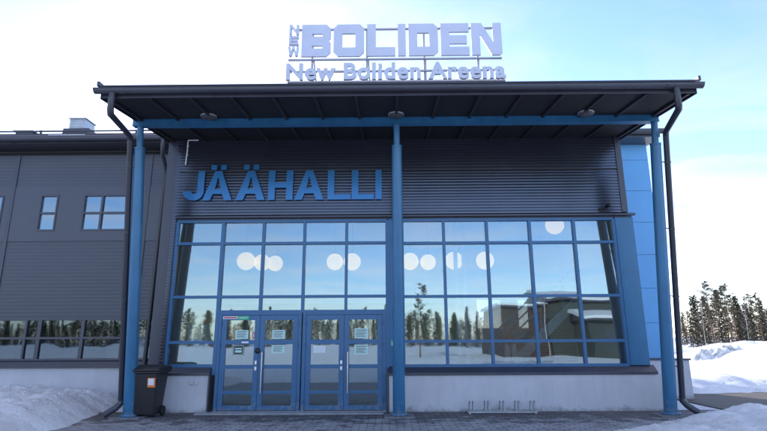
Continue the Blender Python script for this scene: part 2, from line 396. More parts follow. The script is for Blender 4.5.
# ------------------------------------------------------------------ mesh helpers
XF = None     # optional placing of what is built next
class MB:
    """Collects boxes, prisms and tubes in world coordinates, then links them as ONE mesh object."""
    def __init__(self):
        self.v = []; self.f = []; self.smooth = []
    def add(self, vs, fs, smooth=False):
        o = len(self.v)
        self.v += [tuple(p) for p in vs]
        self.f += [tuple(i + o for i in f) for f in fs]
        self.smooth += [smooth] * len(fs)
        return self
    def box(self, x0, x1, y0, y1, z0, z1):
        vs = [(x, y, z) for z in (z0, z1) for y in (y0, y1) for x in (x0, x1)]
        return self.add(vs, [(0, 2, 3, 1), (4, 5, 7, 6), (0, 1, 5, 4), (2, 6, 7, 3), (0, 4, 6, 2), (1, 3, 7, 5)])
    def prism(self, poly, a, b, axis="y"):
        """poly: convex or simple outline; axis y -> points are (x,z); axis x -> points are (y,z); axis z -> (x,y)."""
        def mk(p, d):
            return (p[0], d, p[1]) if axis == "y" else ((d, p[0], p[1]) if axis == "x" else (p[0], p[1], d))
        n = len(poly)
        vs = [mk(p, a) for p in poly] + [mk(p, b) for p in poly]
        fs = [tuple(range(n)), tuple(range(2 * n - 1, n - 1, -1))]
        fs += [(i, i + n, (i + 1) % n + n, (i + 1) % n) for i in range(n)]
        return self.add(vs, fs)
    def tube(self, pts, r, seg=12, caps=True, r_end=None):
        pts = [Vector(p) for p in pts]
        n = len(pts)
        rings = []
        t0 = (pts[1] - pts[0]).normalized()
        ref = Vector((0, 0, 1)) if abs(t0.z) < 0.9 else Vector((1, 0, 0))
        u = t0.cross(ref).normalized()
        for i, p in enumerate(pts):
            if i == 0: t = t0
            elif i == n - 1: t = (pts[-1] - pts[-2]).normalized()
            else: t = ((pts[i] - pts[i - 1]).normalized() + (pts[i + 1] - pts[i]).normalized()).normalized()
            u = (u - t * u.dot(t)).normalized()
            w = t.cross(u)
            rr = r if r_end is None else r + (r_end - r) * i / (n - 1)
            k = 1.0
            if 0 < i < n - 1:
                c = max(0.5, (pts[i] - pts[i - 1]).normalized().dot(t))
                k = 1 / c
            # widen across the mitre only a little: keeps bends from pinching
            rings.append([p + (u * math.cos(a) + w * math.sin(a)) * rr * (1 + (k - 1) * 0.5) for a in [2 * math.pi * j / seg for j in range(seg)]])
        vs = [q for rg in rings for q in rg]
        fs = []
        for i in range(n - 1):
            for j in range(seg):
                a = i * seg + j; b = i * seg + (j + 1) % seg
                fs.append((a, b, b + seg, a + seg))
        self.add(vs, fs, True)
        if caps:
            self.add(rings[0], [tuple(reversed(range(seg)))])
            self.add(rings[-1], [tuple(range(seg))])
        return self
    def lathe(self, prof, c, seg=24, axis="z"):
        vs = []; fs = []
        for r, h in prof:
            for j in range(seg):
                a = 2 * math.pi * j / seg
                if axis == "z": vs.append((c[0] + r * math.cos(a), c[1] + r * math.sin(a), c[2] + h))
                elif axis == "x": vs.append((c[0] + h, c[1] + r * math.cos(a), c[2] + r * math.sin(a)))
                else: vs.append((c[0] + r * math.cos(a), c[1] + h, c[2] - r * math.sin(a)))
        for i in range(len(prof) - 1):
            for j in range(seg):
                a = i * seg + j; b = i * seg + (j + 1) % seg
                fs.append((a, b, b + seg, a + seg))
        return self.add(vs, fs, True)
    def build(self, name, m, parent=None, bevel=0.0, label=None):
        off = Vector((0, 0, 0))
        if parent is not None:
            off = world_loc(parent)
        me = bpy.data.meshes.new(name)
        vv = [XF(p) for p in self.v] if XF else self.v
        me.from_pydata([tuple(Vector(p) - off) for p in vv], [], self.f)
        me.polygons.foreach_set("use_smooth", self.smooth)
        me.materials.append(m)
        me.update()
        bm = bmesh.new(); bm.from_mesh(me)
        bmesh.ops.recalc_face_normals(bm, faces=bm.faces); bm.to_mesh(me); bm.free()
        o = bpy.data.objects.new(name, me)
        COL.objects.link(o)
        if parent is not None: o.parent = parent
        if bevel:
            b = o.modifiers.new("bevel", "BEVEL"); b.width = bevel; b.segments = 2; b.limit_method = "ANGLE"
        if label: o["label"] = label
        return o

def world_loc(o):
    v = Vector(o.location); p = o.parent
    while p is not None:
        v += p.location; p = p.parent
    return v

def thing(name, label, cat, loc=(0, 0, 0), group=None):
    o = bpy.data.objects.new(name, None); COL.objects.link(o)
    o.location = loc; o.empty_display_size = 0.2
    o["label"] = label; o["category"] = cat
    if group: o["group"] = group
    return o

def tag(o, label, cat, group=None, kind=None):
    if label: o["label"] = label
    if cat: o["category"] = cat
    if group: o["group"] = group
    if kind: o["kind"] = kind
    return o

def box(name, m, parent, *a, bevel=0.0, label=None):
    return MB().box(*a).build(name, m, parent, bevel, label)

def outline(name, splines, depth, m, parent, y_back, bevel=0.0):
    """Flat outlines (with holes) in the XZ plane, given their own thickness; front faces the viewer (-Y)."""
    cu = bpy.data.curves.new(name, "CURVE"); cu.dimensions = "2D"; cu.fill_mode = "BOTH"; cu.extrude = depth / 2; cu.bevel_depth = bevel
    for pts in splines:
        sp = cu.splines.new("POLY"); sp.points.add(len(pts) - 1); sp.use_cyclic_u = True
        for i, (x, z) in enumerate(pts): sp.points[i].co = (x, z, 0, 1)
    return curve_to_mesh(name, cu, m, parent, depth, y_back, bevel)

def curve_to_mesh(name, cu, m, parent, depth, y_back, bevel=0.0, fit=None):
    tmp = bpy.data.objects.new("tmp", cu); COL.objects.link(tmp)
    dg = bpy.context.evaluated_depsgraph_get()
    me = bpy.data.meshes.new_from_object(tmp.evaluated_get(dg))
    bpy.data.objects.remove(tmp); bpy.data.curves.remove(cu)
    me.name = name
    off = world_loc(parent) if parent else Vector((0, 0, 0))
    if fit:
        x0, x1, z0, z1, bz0, bz1 = fit        # bz: baseline and cap height in source units
        xs = [v.co.x for v in me.vertices]; a, b = min(xs), max(xs)
    for v in me.vertices:
        x, z, d = v.co
        if fit:
            x = x0 + (x - a) / (b - a) * (x1 - x0); z = z0 + (z - bz0) / (bz1 - bz0) * (z1 - z0)
        v.co = Vector((x, y_back - depth / 2 - d, z)) - off
    bm = bmesh.new(); bm.from_mesh(me); bmesh.ops.remove_doubles(bm, verts=bm.verts, dist=1e-5)
    bmesh.ops.recalc_face_normals(bm, faces=bm.faces); bm.to_mesh(me); bm.free()
    for p in me.polygons: p.use_smooth = False
    me.materials.clear(); me.materials.append(m)
    o = bpy.data.objects.new(name, me); COL.objects.link(o)
    if parent: o.parent = parent
    return o

def copy_tree(o, parent=None):
    c = o.copy(); COL.objects.link(c)
    if parent is not None: c.parent = parent
    for ch in [q for q in bpy.data.objects if q.parent == o]:
        copy_tree(ch, c)
    return c

def ribbed(mb, x0, x1, y, z0, z1, pitch, amp, flat=0.55):
    """Horizontal trapezoid ribs on a wall facing -Y; closed at the back."""
    prof = []
    z = z0
    while z < z1 - 1e-6:
        e = min(z + pitch, z1); d = e - z
        prof += [(y, z), (y, z + d * flat * 0.9), (y - amp, z + d * (flat * 0.9 + 0.12)), (y - amp, z + d * 0.90)]
        z = e
    prof.append((y, z1))
    n = len(prof)
    vs = [(x0, a, b) for a, b in prof] + [(x1, a, b) for a, b in prof]
    mb.add(vs, [(i, i + n, i + 1 + n, i + 1) for i in range(n - 1)])
    mb.add([(x0, y + 0.05, z0), (x0, y + 0.05, z1), (x1, y + 0.05, z1), (x1, y + 0.05, z0)], [(0, 1, 2, 3)])
    return mb

def grooved(mb, x0, x1, y, z0, z1, pitch, depth):
    """Flat metal bands with narrow V-shaped grooves between them, facing -Y; closed at the back."""
    prof = []
    z = z0
    while z < z1 - 1e-6:
        e = min(z + pitch, z1); d = e - z
        prof += [(y, z), (y - 0.0012, z + d * 0.34), (y, z + d * 0.68), (y + depth, z + d * 0.80), (y + depth, z + d * 0.88)]
        z = e
    prof.append((y, z1))
    n = len(prof)
    vs = [(x0, a, b) for a, b in prof] + [(x1, a, b) for a, b in prof]
    mb.add(vs, [(i, i + n, i + 1 + n, i + 1) for i in range(n - 1)])
    mb.add([(x0, y + 0.05, z0), (x0, y + 0.05, z1), (x1, y + 0.05, z1), (x1, y + 0.05, z0)], [(0, 1, 2, 3)])
    return mb

def heightfield(name, x0, x1, y0, y1, nx, ny, fn, m, parent=None):
    vs = []; fs = []
    for j in range(ny + 1):
        for i in range(nx + 1):
            x = x0 + (x1 - x0) * i / nx; y = y0 + (y1 - y0) * j / ny
            vs.append((x, y, fn(x, y)))
    low = -0.06
    for j in range(ny):
        for i in range(nx):
            q = (j * (nx + 1) + i, j * (nx + 1) + i + 1, (j + 1) * (nx + 1) + i + 1, (j + 1) * (nx + 1) + i)
            if max(vs[k][2] for k in q) > low: fs.append(q)
    used = sorted({k for f in fs for k in f}); mp_ = {k: i for i, k in enumerate(used)}
    mb = MB(); mb.add([vs[k] for k in used], [tuple(mp_[k] for k in f) for f in fs], True)
    return mb.build(name, m, parent)

def fbm(x, y, s, o=4, seed=0.0):
    return noise.fractal(Vector((x * s, y * s, seed)), 0.9, 2.1, o)
def sstep(a, b, x):
    t = max(0.0, min(1.0, (x - a) / (b - a))); return t * t * (3 - 2 * t)

# ------------------------------------------------------------------ ground, paving, road
def ground_sheet():
    def axis(n, half):
        return [math.copysign(abs(t) ** 3.2 * half, t) for t in [(-1 + 2 * i / n) for i in range(n + 1)]]
    xs = axis(150, 2500); ys = [y for y in axis(150, 2500)]
    vs = []
    for y in ys:
        for x in xs:
            a = max(sstep(10, 22, abs(x)), sstep(6, 14, -y), sstep(30, 45, y))
            h = a * (0.14 + 0.28 * fbm(x, y, 0.07, 4, 2.0)) * (1 - sstep(120, 300, math.hypot(x, y)))
            b = sstep(-8, -25, y) * (1 - sstep(60, 110, -y))
            h += b * max(0, fbm(x * 0.55, y, 0.10, 4, 5.0)) * 1.0
            vs.append((x, y, -0.03 + max(-0.02, h)))
    n = len(xs)
    fs = [(j * n + i, j * n + i + 1, (j + 1) * n + i + 1, (j + 1) * n + i) for j in range(len(ys) - 1) for i in range(n - 1)]
    mb = MB(); mb.add(vs, fs, True)
    return mb.build("ground", M["snow"])
tag(ground_sheet(), None, None, kind="structure")

mb = MB(); mb.box(-7.2, 7.6, 4.5, 12.35, -0.10, 0.0)
tag(mb.build("paving", M["pavers"]), None, None, kind="structure")
mb = MB(); mb.box(7.604, 70, 11.6, 16.3, -0.10, -0.004)
tag(mb.build("road", M["asphalt"]), None, None, kind="structure")

# ------------------------------------------------------------------ entrance hall
YW = 12.2      # face of the concrete base
YG = 12.32     # face of the glazing
hall = thing("entrance_hall", "two storey glazed ice hall entrance with dark ribbed upper wall and blue leaning columns", "building", (0, YW, 0))

# base walls
box("plinth", M["concrete"], hall, -5.50, -4.10, YW, YW + 0.3, -0.1, 0.80, bevel=0.012)
box("plinth", M["concrete"], hall, -0.01, 6.22, YW, YW + 0.3, -0.1, 0.78, bevel=0.012)
# dark metal sills sloping out over the base
for (a, b, z) in ((-5.53, -4.075, 0.80), (-0.035, 6.06, 0.78)):
    mb = MB(); mb.prism([(YW - 0.05, z + 0.005), (YW - 0.05, z + 0.055), (YG - 0.005, z + 0.19), (YG - 0.005, z + 0.002)], a, b, "x")
    mb.build("sill", M["trim"], hall, 0.004)
    MB().box(a, b, YG - 0.004, YG + 0.28, z + 0.003, z + 0.195).build("sill_back", M["trim"], hall)
box("end_flashing", M["trim"], hall, -4.098, -4.066, YW - 0.03, YW + 0.32, 0.0, 0.797)
box("end_flashing", M["trim"], hall, -0.042, -0.012, YW - 0.03, YW + 0.32, 0.0, 0.777)

ZT = 4.41       # head of the glazing
ZS_L, ZS_R = 1.00, 0.98
XL0, XL1 = -5.16, -0.02
XR0, XR1 = 0.34, 5.50
ROWS = [ZT, 3.86, 2.575, 1.53]
FW = 0.055      # frame half-depth of sight line

def glazing(bays, name_label, edges_v, edges_h):
    w = bpy.data.objects.new("window", None); COL.objects.link(w); w.parent = hall; w.location = (0, YG - YW, 0)
    w["label"] = name_label
    mb = MB()
    hw = 0.032
    for (x, z0, z1, half) in edges_v:
        mb.box(x - half, x + half, YG - 0.03, YG + 0.11, z0, z1)
    for (z, x0, x1, half) in edges_h:
        mb.box(x0, x1, YG - 0.027, YG + 0.107, z - half, z + half)
    mb.build("frame", M["frame_blue"], w)
    for (x0, x1, z0, z1) in bays:
        t = random.uniform(-0.0045, 0.0045); t2 = random.uniform(-0.0030, 0.0030)
        p = MB()
        vs = []
        for (dy) in (0.0, 0.012):
            for (x, z, sx, sz) in ((x0, z0, -1, -1), (x1, z0, 1, -1), (x1, z1, 1, 1), (x0, z1, -1, 1)):
                vs.append((x, YG + 0.03 + dy + t * sx * (x1 - x0) / 2 + t2 * sz * (z1 - z0) / 2, z))
        p.add(vs, [(0, 1, 2, 3), (7, 6, 5, 4), (0, 4, 5, 1), (1, 5, 6, 2), (2, 6, 7, 3), (3, 7, 4, 0)])
        p.build("pane", M["glass"], w)
    return w

# left glazed wall (over and beside the doors)
vx = [-5.16, -4.03, -3.035, -2.035, -1.01, -0.03]
h = 0.032
ev = [(vx[0], ZS_L, ZT, 0.03), (vx[1], ZS_L - 0.2, ZT, 0.04), (vx[5], 0.0, ZT, 0.035)] + [(x, 2.26, ZT, h) for x in vx[2:5]]
zr = [ZT, 3.86, 2.575]
eh = [(ZT, vx[0], vx[5], 0.032), (3.86, vx[0], vx[5], h), (2.575, vx[0], vx[5], h), (2.225, vx[1], vx[5], 0.035),
      (1.53, vx[0], vx[1], h), (ZS_L, vx[0], vx[1], 0.035)]
bays = []
for i in range(5):
    zz = [ZT, 3.86, 2.575] + ([1.53, ZS_L] if i == 0 else [2.225])
    for a, b in zip(zz[:-1], zz[1:]):
        bays.append((vx[i] + 0.02, vx[i + 1] - 0.02, b + 0.02, a - 0.02))
glazing(bays, "glazed wall over the entrance doors", ev, eh)
# right glazed wall
vx = [0.345, 1.355, 2.405, 3.45, 4.525, 5.495]
ev = [(vx[0], ZS_R, ZT, 0.035), (vx[5], ZS_R, ZT, 0.035)] + [(x, ZS_R, ZT, h) for x in vx[1:5]]
eh = [(z, vx[0], vx[5], h) for z in (ZT, 3.84, 2.56, 1.525, ZS_R)]
bays = []
for i in range(5):
    zz = [ZT, 3.84, 2.56, 1.525, ZS_R]
    for a, b in zip(zz[:-1], zz[1:]):
        bays.append((vx[i] + 0.02, vx[i + 1] - 0.02, b + 0.02, a - 0.02))
glazing(bays, "glazed wall of five bays right of the middle column", ev, eh)
# blue panel between the two glazed walls and the blue corner pilaster
box("mullion_panel", M["frame_blue"], hall, 0.006, 0.309, YG - 0.028, YG + 0.12, ZS_R - 0.005, ZT + 0.03)
mb = MB(); mb.box(5.531, 5.965, YG - 0.045, YG + 0.25, ZS_R - 0.003, ZT + 0.03)
mb.build("pilaster", M["blue"], hall, 0.006)
box("pilaster_joint", M["trim"], hall, 5.525, 5.967, YG - 0.048, YG - 0.02, 3.096, 3.102)
# dark corner trim on the left, full height
box("corner_trim", M["trim"], hall, -5.555, -5.196, YG - 0.05, YG + 0.3, 1.0, 6.62, bevel=0.008)
box("corner_trim", M["trim"], hall, -5.558, -5.30, YG - 0.02, YG + 0.29, 0.798, 1.0)
mb = MB()
ribbed(mb, -5.30, -5.205, YG - 0.053, 1.05, 6.55, 0.075, 0.007)
mb.build("trim_cladding", M["dark_clad"], hall)
# ribbed upper wall, two lifts with a joint between
mb = MB()
grooved(mb, -5.196, 5.70, YG - 0.075, 4.56, 5.66, 0.0745, 0.014)
grooved(mb, -5.196, 5.70, YG - 0.075, 5.69, 6.66, 0.0745, 0.014)
mb.build("wall_cladding", M["dark_clad"], hall)
box("wall_core", M["dark_clad"], hall, -5.19, 5.84, YG + 0.0, YG + 0.3, ZT + 0.03, 6.66)
box("panel_joint", M["rafter"], hall, -5.19, 5.695, YG - 0.086, YG - 0.02, 5.662, 5.688)
box("corner_trim", M["trim"], hall, 5.702, 5.85, YG - 0.095, YG + 0.28, 4.56, 6.66, bevel=0.006)
# ledge over the windows
mb = MB(); mb.prism([(YG - 0.14, 4.475), (YG - 0.14, 4.515), (YG - 0.03, 4.558), (YG - 0.03, 4.475)], -5.19, 6.0, "x")
mb.build("drip_ledge", M["trim"], hall, 0.003)
box("head_trim", M["trim"], hall, -5.19, 5.95, YG - 0.028, YG + 0.1, ZT + 0.033, 4.473)
# side walls and back of the hall
box("side_wall", M["dark_clad"], hall, -5.54, -5.42, YG + 0.301, 14.19, -0.1, 6.70)
box("side_wall", M["pale_blue"], hall, 5.83, 5.95, YG + 0.31, 20.0, -0.1, 6.70)

# doors: two pairs, each leaf with four stacked panes
def door_pair(x0, x1, zt):
    fr = MB()
    fr.box(x0, x0 + 0.075, YG - 0.04, YG + 0.10, 0.02, zt)
    fr.box(x1 - 0.075, x1, YG - 0.04, YG + 0.10, 0.02, zt)
    fr.box(x0 + 0.075, x1 - 0.075, YG - 0.04, YG + 0.10, zt - 0.07, zt)
    f = fr.build("door_frame", M["frame_blue"], hall, 0.004)
    xm = (x0 + x1) / 2
    ZP = [(1.58, 2.03), (1.02, 1.48), (0.45, 0.935), (0.13, 0.385)]
    for k, (a, b) in enumerate(((x0 + 0.08, xm - 0.004), (xm + 0.004, x1 - 0.08))):
        d = bpy.data.objects.new("door", None); COL.objects.link(d); d.parent = hall; d.location = (a, YG - YW, 0)
        yb0, yb1 = YG - 0.028, YG + 0.035
        mb = MB()
        s = 0.115
        mb.box(a, a + s, yb0, yb1, 0.035, zt - 0.075); mb.box(b - s, b, yb0, yb1, 0.035, zt - 0.075)
        zz = [zt - 0.075] + [z for p in ZP for z in (p[1], p[0])] + [0.035]
        for q in range(0, len(zz), 2):
            mb.box(a + s, b - s, yb0 + 0.003, yb1 - 0.003, zz[q + 1], zz[q])
        mb.build("leaf_frame", M["frame_blue"], d)
        for (z0, z1) in ZP:
            MB().box(a + s - 0.01, b - s + 0.01, YG - 0.002, YG + 0.010, z0 - 0.01, z1 + 0.01).build("pane", M["glass"], d)
        if k == 1:
            hx = a + 0.06
            hd = MB()
            hd.tube([(hx + 0.03, YG - 0.10, 0.40), (hx + 0.03, YG - 0.10, 1.30)], 0.017, 10)
            hd.tube([(hx + 0.03, YG - 0.10, 0.47), (hx + 0.03, YG - 0.03, 0.47)], 0.011, 8)
            hd.tube([(hx + 0.03, YG - 0.10, 1.23), (hx + 0.03, YG - 0.03, 1.23)], 0.011, 8)
            hd.build("pull_handle", M["steel"], d)
        if k == (0 if x0 < -3 else 0):
            hx = b - 0.055
            box("lock_plate", M["steel"], d, hx - 0.022, hx + 0.022, YG - 0.037, YG - 0.0285, 1.03, 1.11)
            box("lock_plate", M["steel"], d, hx - 0.022, hx + 0.022, YG - 0.037, YG - 0.0285, 0.90, 0.98)
            if x0 < -3:
                kb = MB(); kb.lathe([(0.0, -0.075), (0.05, -0.07), (0.062, -0.05), (0.062, -0.0285)], (hx + 0.03, YG, 1.335), 20, "y")
                kb.build("keypad", M["black_plastic"], d)
        xe = a - 0.012 if k == 0 else b + 0.012
        for z in (0.25, 1.45, 1.95):
            MB().tube([(xe, YG - 0.052, z - 0.055), (xe, YG - 0.052, z + 0.055)], 0.014, 8).build("hinge", M["frame_blue"], d)
door_pair(-3.985, -2.035, 2.215)
door_pair(-2.005, -0.07, 2.215)
box("threshold", M["galv"], hall, -4.0, -0.06, YG - 0.12, YG + 0.12, 0.0, 0.022, bevel=0.004)

box("doorstep", M["doorstep"], hall, -4.25, -0.12, 11.82, 12.10, -0.05, 0.028, bevel=0.008)
# roof, beam, columns and downpipes stand a little further out from the wall than first measured
KX = 0.96
def XF(p): return (p[0] * KX, p[1] * KX, 1.6 + (p[2] - 1.6) * KX if p[2] > 1.6 else p[2])
# roof: falls toward the front gutter
SL = math.tan(rad(6.2))
def zs(y): return 6.67 + SL * (y - 12.3)         # underside of the roof
RX0, RX1, RY0, RY1 = -5.77, 6.18, 9.52, 13.9
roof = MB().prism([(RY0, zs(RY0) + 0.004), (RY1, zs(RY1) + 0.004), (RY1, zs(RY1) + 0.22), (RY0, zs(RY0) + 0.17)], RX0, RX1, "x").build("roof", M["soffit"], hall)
n = 15
for i in range(n):
    x = RX0 + 0.12 + (RX1 - RX0 - 0.24) * i / (n - 1)
    mb = MB(); mb.prism([(RY0 + 0.03, zs(RY0 + 0.03)), (RY1 - 0.3, zs(RY1 - 0.3)), (RY1 - 0.3, zs(RY1 - 0.3) - 0.045), (RY0 + 0.03, zs(RY0 + 0.03) - 0.045)], x - 0.028, x + 0.028, "x")
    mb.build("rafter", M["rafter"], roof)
for (a, b) in ((RX0 - 0.015, RX0 - 0.001), (RX1 + 0.001, RX1 + 0.015)):
    MB().prism([(RY0 - 0.02, zs(RY0) - 0.05), (RY1, zs(RY1) - 0.05), (RY1, zs(RY1) + 0.25), (RY0 - 0.02, zs(RY0) + 0.20)], a, b, "x").build("verge_board", M["gutter"], roof)
MB().prism([(RY0 - 0.012, zs(RY0) - 0.03), (RY0 - 0.001, zs(RY0) - 0.03), (RY0 - 0.001, zs(RY0) + 0.17), (RY0 - 0.012, zs(RY0) + 0.17)], RX0, RX1, "x").build("fascia", M["gutter"], roof)
# metal roof edge above the gutter
MB().prism([(RY0 - 0.10, zs(RY0) + 0.185), (RY0 - 0.10, zs(RY0) + 0.215), (RY0 + 0.8, zs(RY0) + 0.33), (RY0 + 0.8, zs(RY0) + 0.25)], RX0 - 0.02, RX1 + 0.02, "x").build("roof_edge", M["gutter"], roof, 0.003)
# half round gutter
mb = MB()
GY, GZ, GR = RY0 - 0.105, zs(RY0) + 0.105, 0.082
prof = [(GY + GR * math.cos(a), GZ + GR * math.sin(a)) for a in [math.pi + math.pi * k / 12 for k in range(13)]]
inner = [(GY + (GR - 0.006) * math.cos(a), GZ + 0.004 + (GR - 0.006) * math.sin(a)) for a in [2 * math.pi - math.pi * k / 12 for k in range(13)]]
poly = [(GY - GR - 0.012, GZ + 0.012), (GY - GR - 0.012, GZ)] + prof + [(GY + GR, GZ + 0.03), (GY + GR - 0.006, GZ + 0.03)] + inner
nP = len(poly); gx0, gx1 = RX0 - 0.09, RX1 + 0.09
vs = [(gx0, a, b) for a, b in poly] + [(gx1, a, b) for a, b in poly]
mb.add(vs, [(i, i + nP, (i + 1) % nP + nP, (i + 1) % nP) for i in range(nP)])
for x in (gx0, gx1 - 0.008):
    mb.prism(prof, x, x + 0.008, "x")
k = 0
x = RX0 + 0.5
while x < RX1:
    if k % 3 == 0: mb.prism([(GY + (GR + 0.006) * math.cos(a), GZ + (GR + 0.006) * math.sin(a)) for a in [math.pi + math.pi * q / 10 for q in range(11)]], x, x + 0.035, "x")
    k += 1; x += 0.72
mb.build("gutter", M["gutter"], roof)
for x in (RX0 - 0.06, RX1 + 0.02):
    MB().box(x, x + 0.05, RY0 - 0.12, RY0 + 0.15, zs(RY0) + 0.19, zs(RY0) + 0.29).build("verge_cap", M["gutter"], roof)

# beam under the roof and the three leaning columns
BY = 11.05
mb = MB()
mb.box(-5.86, 6.20, BY - 0.09, BY + 0.09, 6.375, 6.395)
mb.box(-5.86, 6.20, BY - 0.07, BY + 0.07, 6.395, 6.515)
mb.box(-5.86, 6.20, BY - 0.09, BY + 0.09, 6.515, 6.535)
mb.build("beam", M["blue"], hall)
COLS = [(-5.70, -5.70), (0.215, 0.215), (6.12, 6.12)]
for xb, xt in COLS:
    c = bpy.data.objects.new("column", None); COL.objects.link(c); c.parent = hall; c.location = (xb, 11.95 - YW, 0)
    b0 = Vector((xb, 11.95, 0.05)); t0 = Vector((xt, BY, 6.38))
    d = (t0 - b0)
    p1 = b0 + d * 0.915
    mb = MB(); mb.tube([b0, b0 + d * 0.5, p1], 0.137, 32, True, 0.112)
    mb.build("shaft", M["blue"], c)
    mb = MB(); mb.tube([p1 + d * 0.0005, p1 + d * 0.008], 0.118, 32)
    mb.tube([p1 + d * 0.008, t0], 0.072, 20)
    mb.build("head_pin", M["blue"], c)
    mb = MB(); mb.lathe([(0, 0), (0.19, 0.0), (0.19, 0.035), (0.14, 0.06), (0, 0.06)], (xb, 11.95, 0.03), 28)
    for q in range(4):
        a = rad(45 + 90 * q)
        mb.tube([(xb + 0.165 * math.cos(a), 11.95 + 0.165 * math.sin(a), 0.04), (xb + 0.165 * math.cos(a), 11.95 + 0.165 * math.sin(a), 0.09)], 0.013, 6)
    mb.build("base_plate", M["blue"], c)
    box("footing", M["slab"], c, xb - 0.33, xb + 0.33, 11.95 - 0.27, 11.95 + 0.24, -0.06, 0.03, bevel=0.01)

# downpipes from the gutter ends, along the outer columns
def downpipe(sx, xg, xp_top, xp_bot, shoe):
    dp = bpy.data.objects.new("downpipe", None); COL.objects.link(dp); dp.parent = hall; dp.location = (xp_bot, 11.9 - YW, 0)
    yt, yb = 11.02, 11.93
    zt, zb = 6.12, 0.32
    mb = MB()
    mb.tube([(xg, GY, GZ - GR + 0.01), (xg, GY, 6.03), (xg + (xp_top - xg) * 0.04, GY + 0.06, 5.97),
             (xp_top - (xp_top - xg) * 0.04, yt - 0.06, zt + 0.0), (xp_top, yt + 0.01, zt - 0.1),
             (xp_bot, yb, zb)], 0.062, 16)
    mb.build("pipe", M["pipe"], dp)
    mb = MB()
    mb.tube([(xp_bot, yb, zb + 0.06), (xp_bot, yb, zb - 0.02), (xp_bot + shoe[0] * 0.3, yb + shoe[1] * 0.3, 0.20), (xp_bot + shoe[0], yb + shoe[1], 0.075)], 0.066, 16, caps=False)
    mb.build("shoe", M["gutter"], dp)
    for f in (0.1, 0.36, 0.62, 0.88):
        mb = MB()
        p = Vector((xp_top, yt, zt - 0.1)).lerp(Vector((xp_bot, yb, zb)), f)
        q = Vector((xp_top, yt, zt - 0.1)).lerp(Vector((xp_bot, yb, zb)), f + 0.006)
        mb.tube([p, q], 0.070, 14)
        mb.box(min(p.x, p.x - sx * 0.12), max(p.x, p.x - sx * 0.12), p.y - 0.012, p.y + 0.012, p.z - 0.016, p.z + 0.004)
        mb.build("bracket", M["pipe"], dp)
downpipe(-1, -5.50, -5.89, -5.91, (-0.26, -0.18))
downpipe(1, 5.74, 6.33, 6.40, (0.26, -0.10))

XF = None
# interior of the hall
box("interior_floor", M["int_floor"], hall, -5.40, 5.82, YG + 0.12, 19.8, -0.05, 0.02)
mb = MB()
for a, b, c0, c1 in ((-5.40, 3.30, 0.02, 6.6), (3.30, 5.82, 0.02, 1.9), (3.30, 5.82, 3.05, 6.6), (4.30, 4.85, 1.9, 3.05), (5.70, 5.82, 1.9, 3.05)): mb.box(a, b, 19.8, 20.0, c0, c1)
mb.build("back_wall", M["int_wall"], hall)
for a, b in ((3.30, 4.30), (4.85, 5.70)):
    w = bpy.data.objects.new("window", None); COL.objects.link(w); w.parent = hall; w.location = ((a + b) / 2, 19.9 - YW, 0)
    mb = MB(); mb.box(a, a + .05, 19.82, 19.98, 1.9, 3.05); mb.box(b - .05, b, 19.82, 19.98, 1.9, 3.05); mb.box(a + .05, b - .05, 19.82, 19.98, 1.9, 1.95); mb.box(a + .05, b - .05, 19.82, 19.98, 3.0, 3.05)
    mb.build("frame", M["white_paint"], w)
    box("pane", M["wing_glass"], w, a + .045, b - .045, 19.9, 19.91, 1.945, 3.005)
mb = MB(); mb.box(-5.41, 5.82, YG + 0.302, 14.2, 6.45, 6.6); mb.box(-5.41, 5.82, 19.0, 19.79, 6.45, 6.6); mb.box(-5.41, -4.4, 14.2, 19.0, 6.45, 6.6); mb.box(5.0, 5.82, 14.2, 19.0, 6.45, 6.6)
mb.build("ceiling", M["int_ceiling"], hall)
for a in range(4): box("added_skylight", M["added_skylight"], hall, -4.395 + a * 2.35, -4.395 + a * 2.35 + 2.34, 14.205, 18.995, 6.5, 6.53)  # unseen ceiling panels, added so diffuse daylight fills the hall
box("gallery_floor", M["int_wall"], hall, -5.39, 1.6, 17.6, 19.79, 2.75, 3.05)
box("interior_side_wall", M["int_wall"], hall, -5.415, -5.40, YG + 0.31, 19.8, 0.02, 6.44)
box("interior_side_wall", M["int_wall"], hall, 5.812, 5.828, YG + 0.32, 19.8, 0.02, 6.44)
box("notice_board", M["mint_board"], hall, -4.86, -4.14, 12.62, 12.65, 0.9, 1.95)
box("wall_board", M["int_green"], hall, 0.75, 2.35, 17.5, 17.58, 1.65, 2.74)
box("brick_pier", M["brick"], hall, 4.45, 5.78, 16.5, 16.8, 0.02, 2.9)

# ------------------------------------------------------------------ side wings
YL = 14.2
wing = thing("side_wing", "low dark grey panelled wing left of the entrance, upper windows over a ribbon of glass", "building", (-12, YL, 0))
WX0, WX1 = -26.0, -5.421
box("plinth", M["concrete"], wing, WX0, WX1, YL, YL + 0.3, -0.1, 0.87)
mb = MB(); mb.prism([(YL - 0.10, 0.875), (YL - 0.10, 0.93), (YL + 0.0, 1.06), (YL + 0.0, 0.875)], WX0, WX1 - 0.01, "x")
mb.build("sill", M["trim"], wing, 0.004)
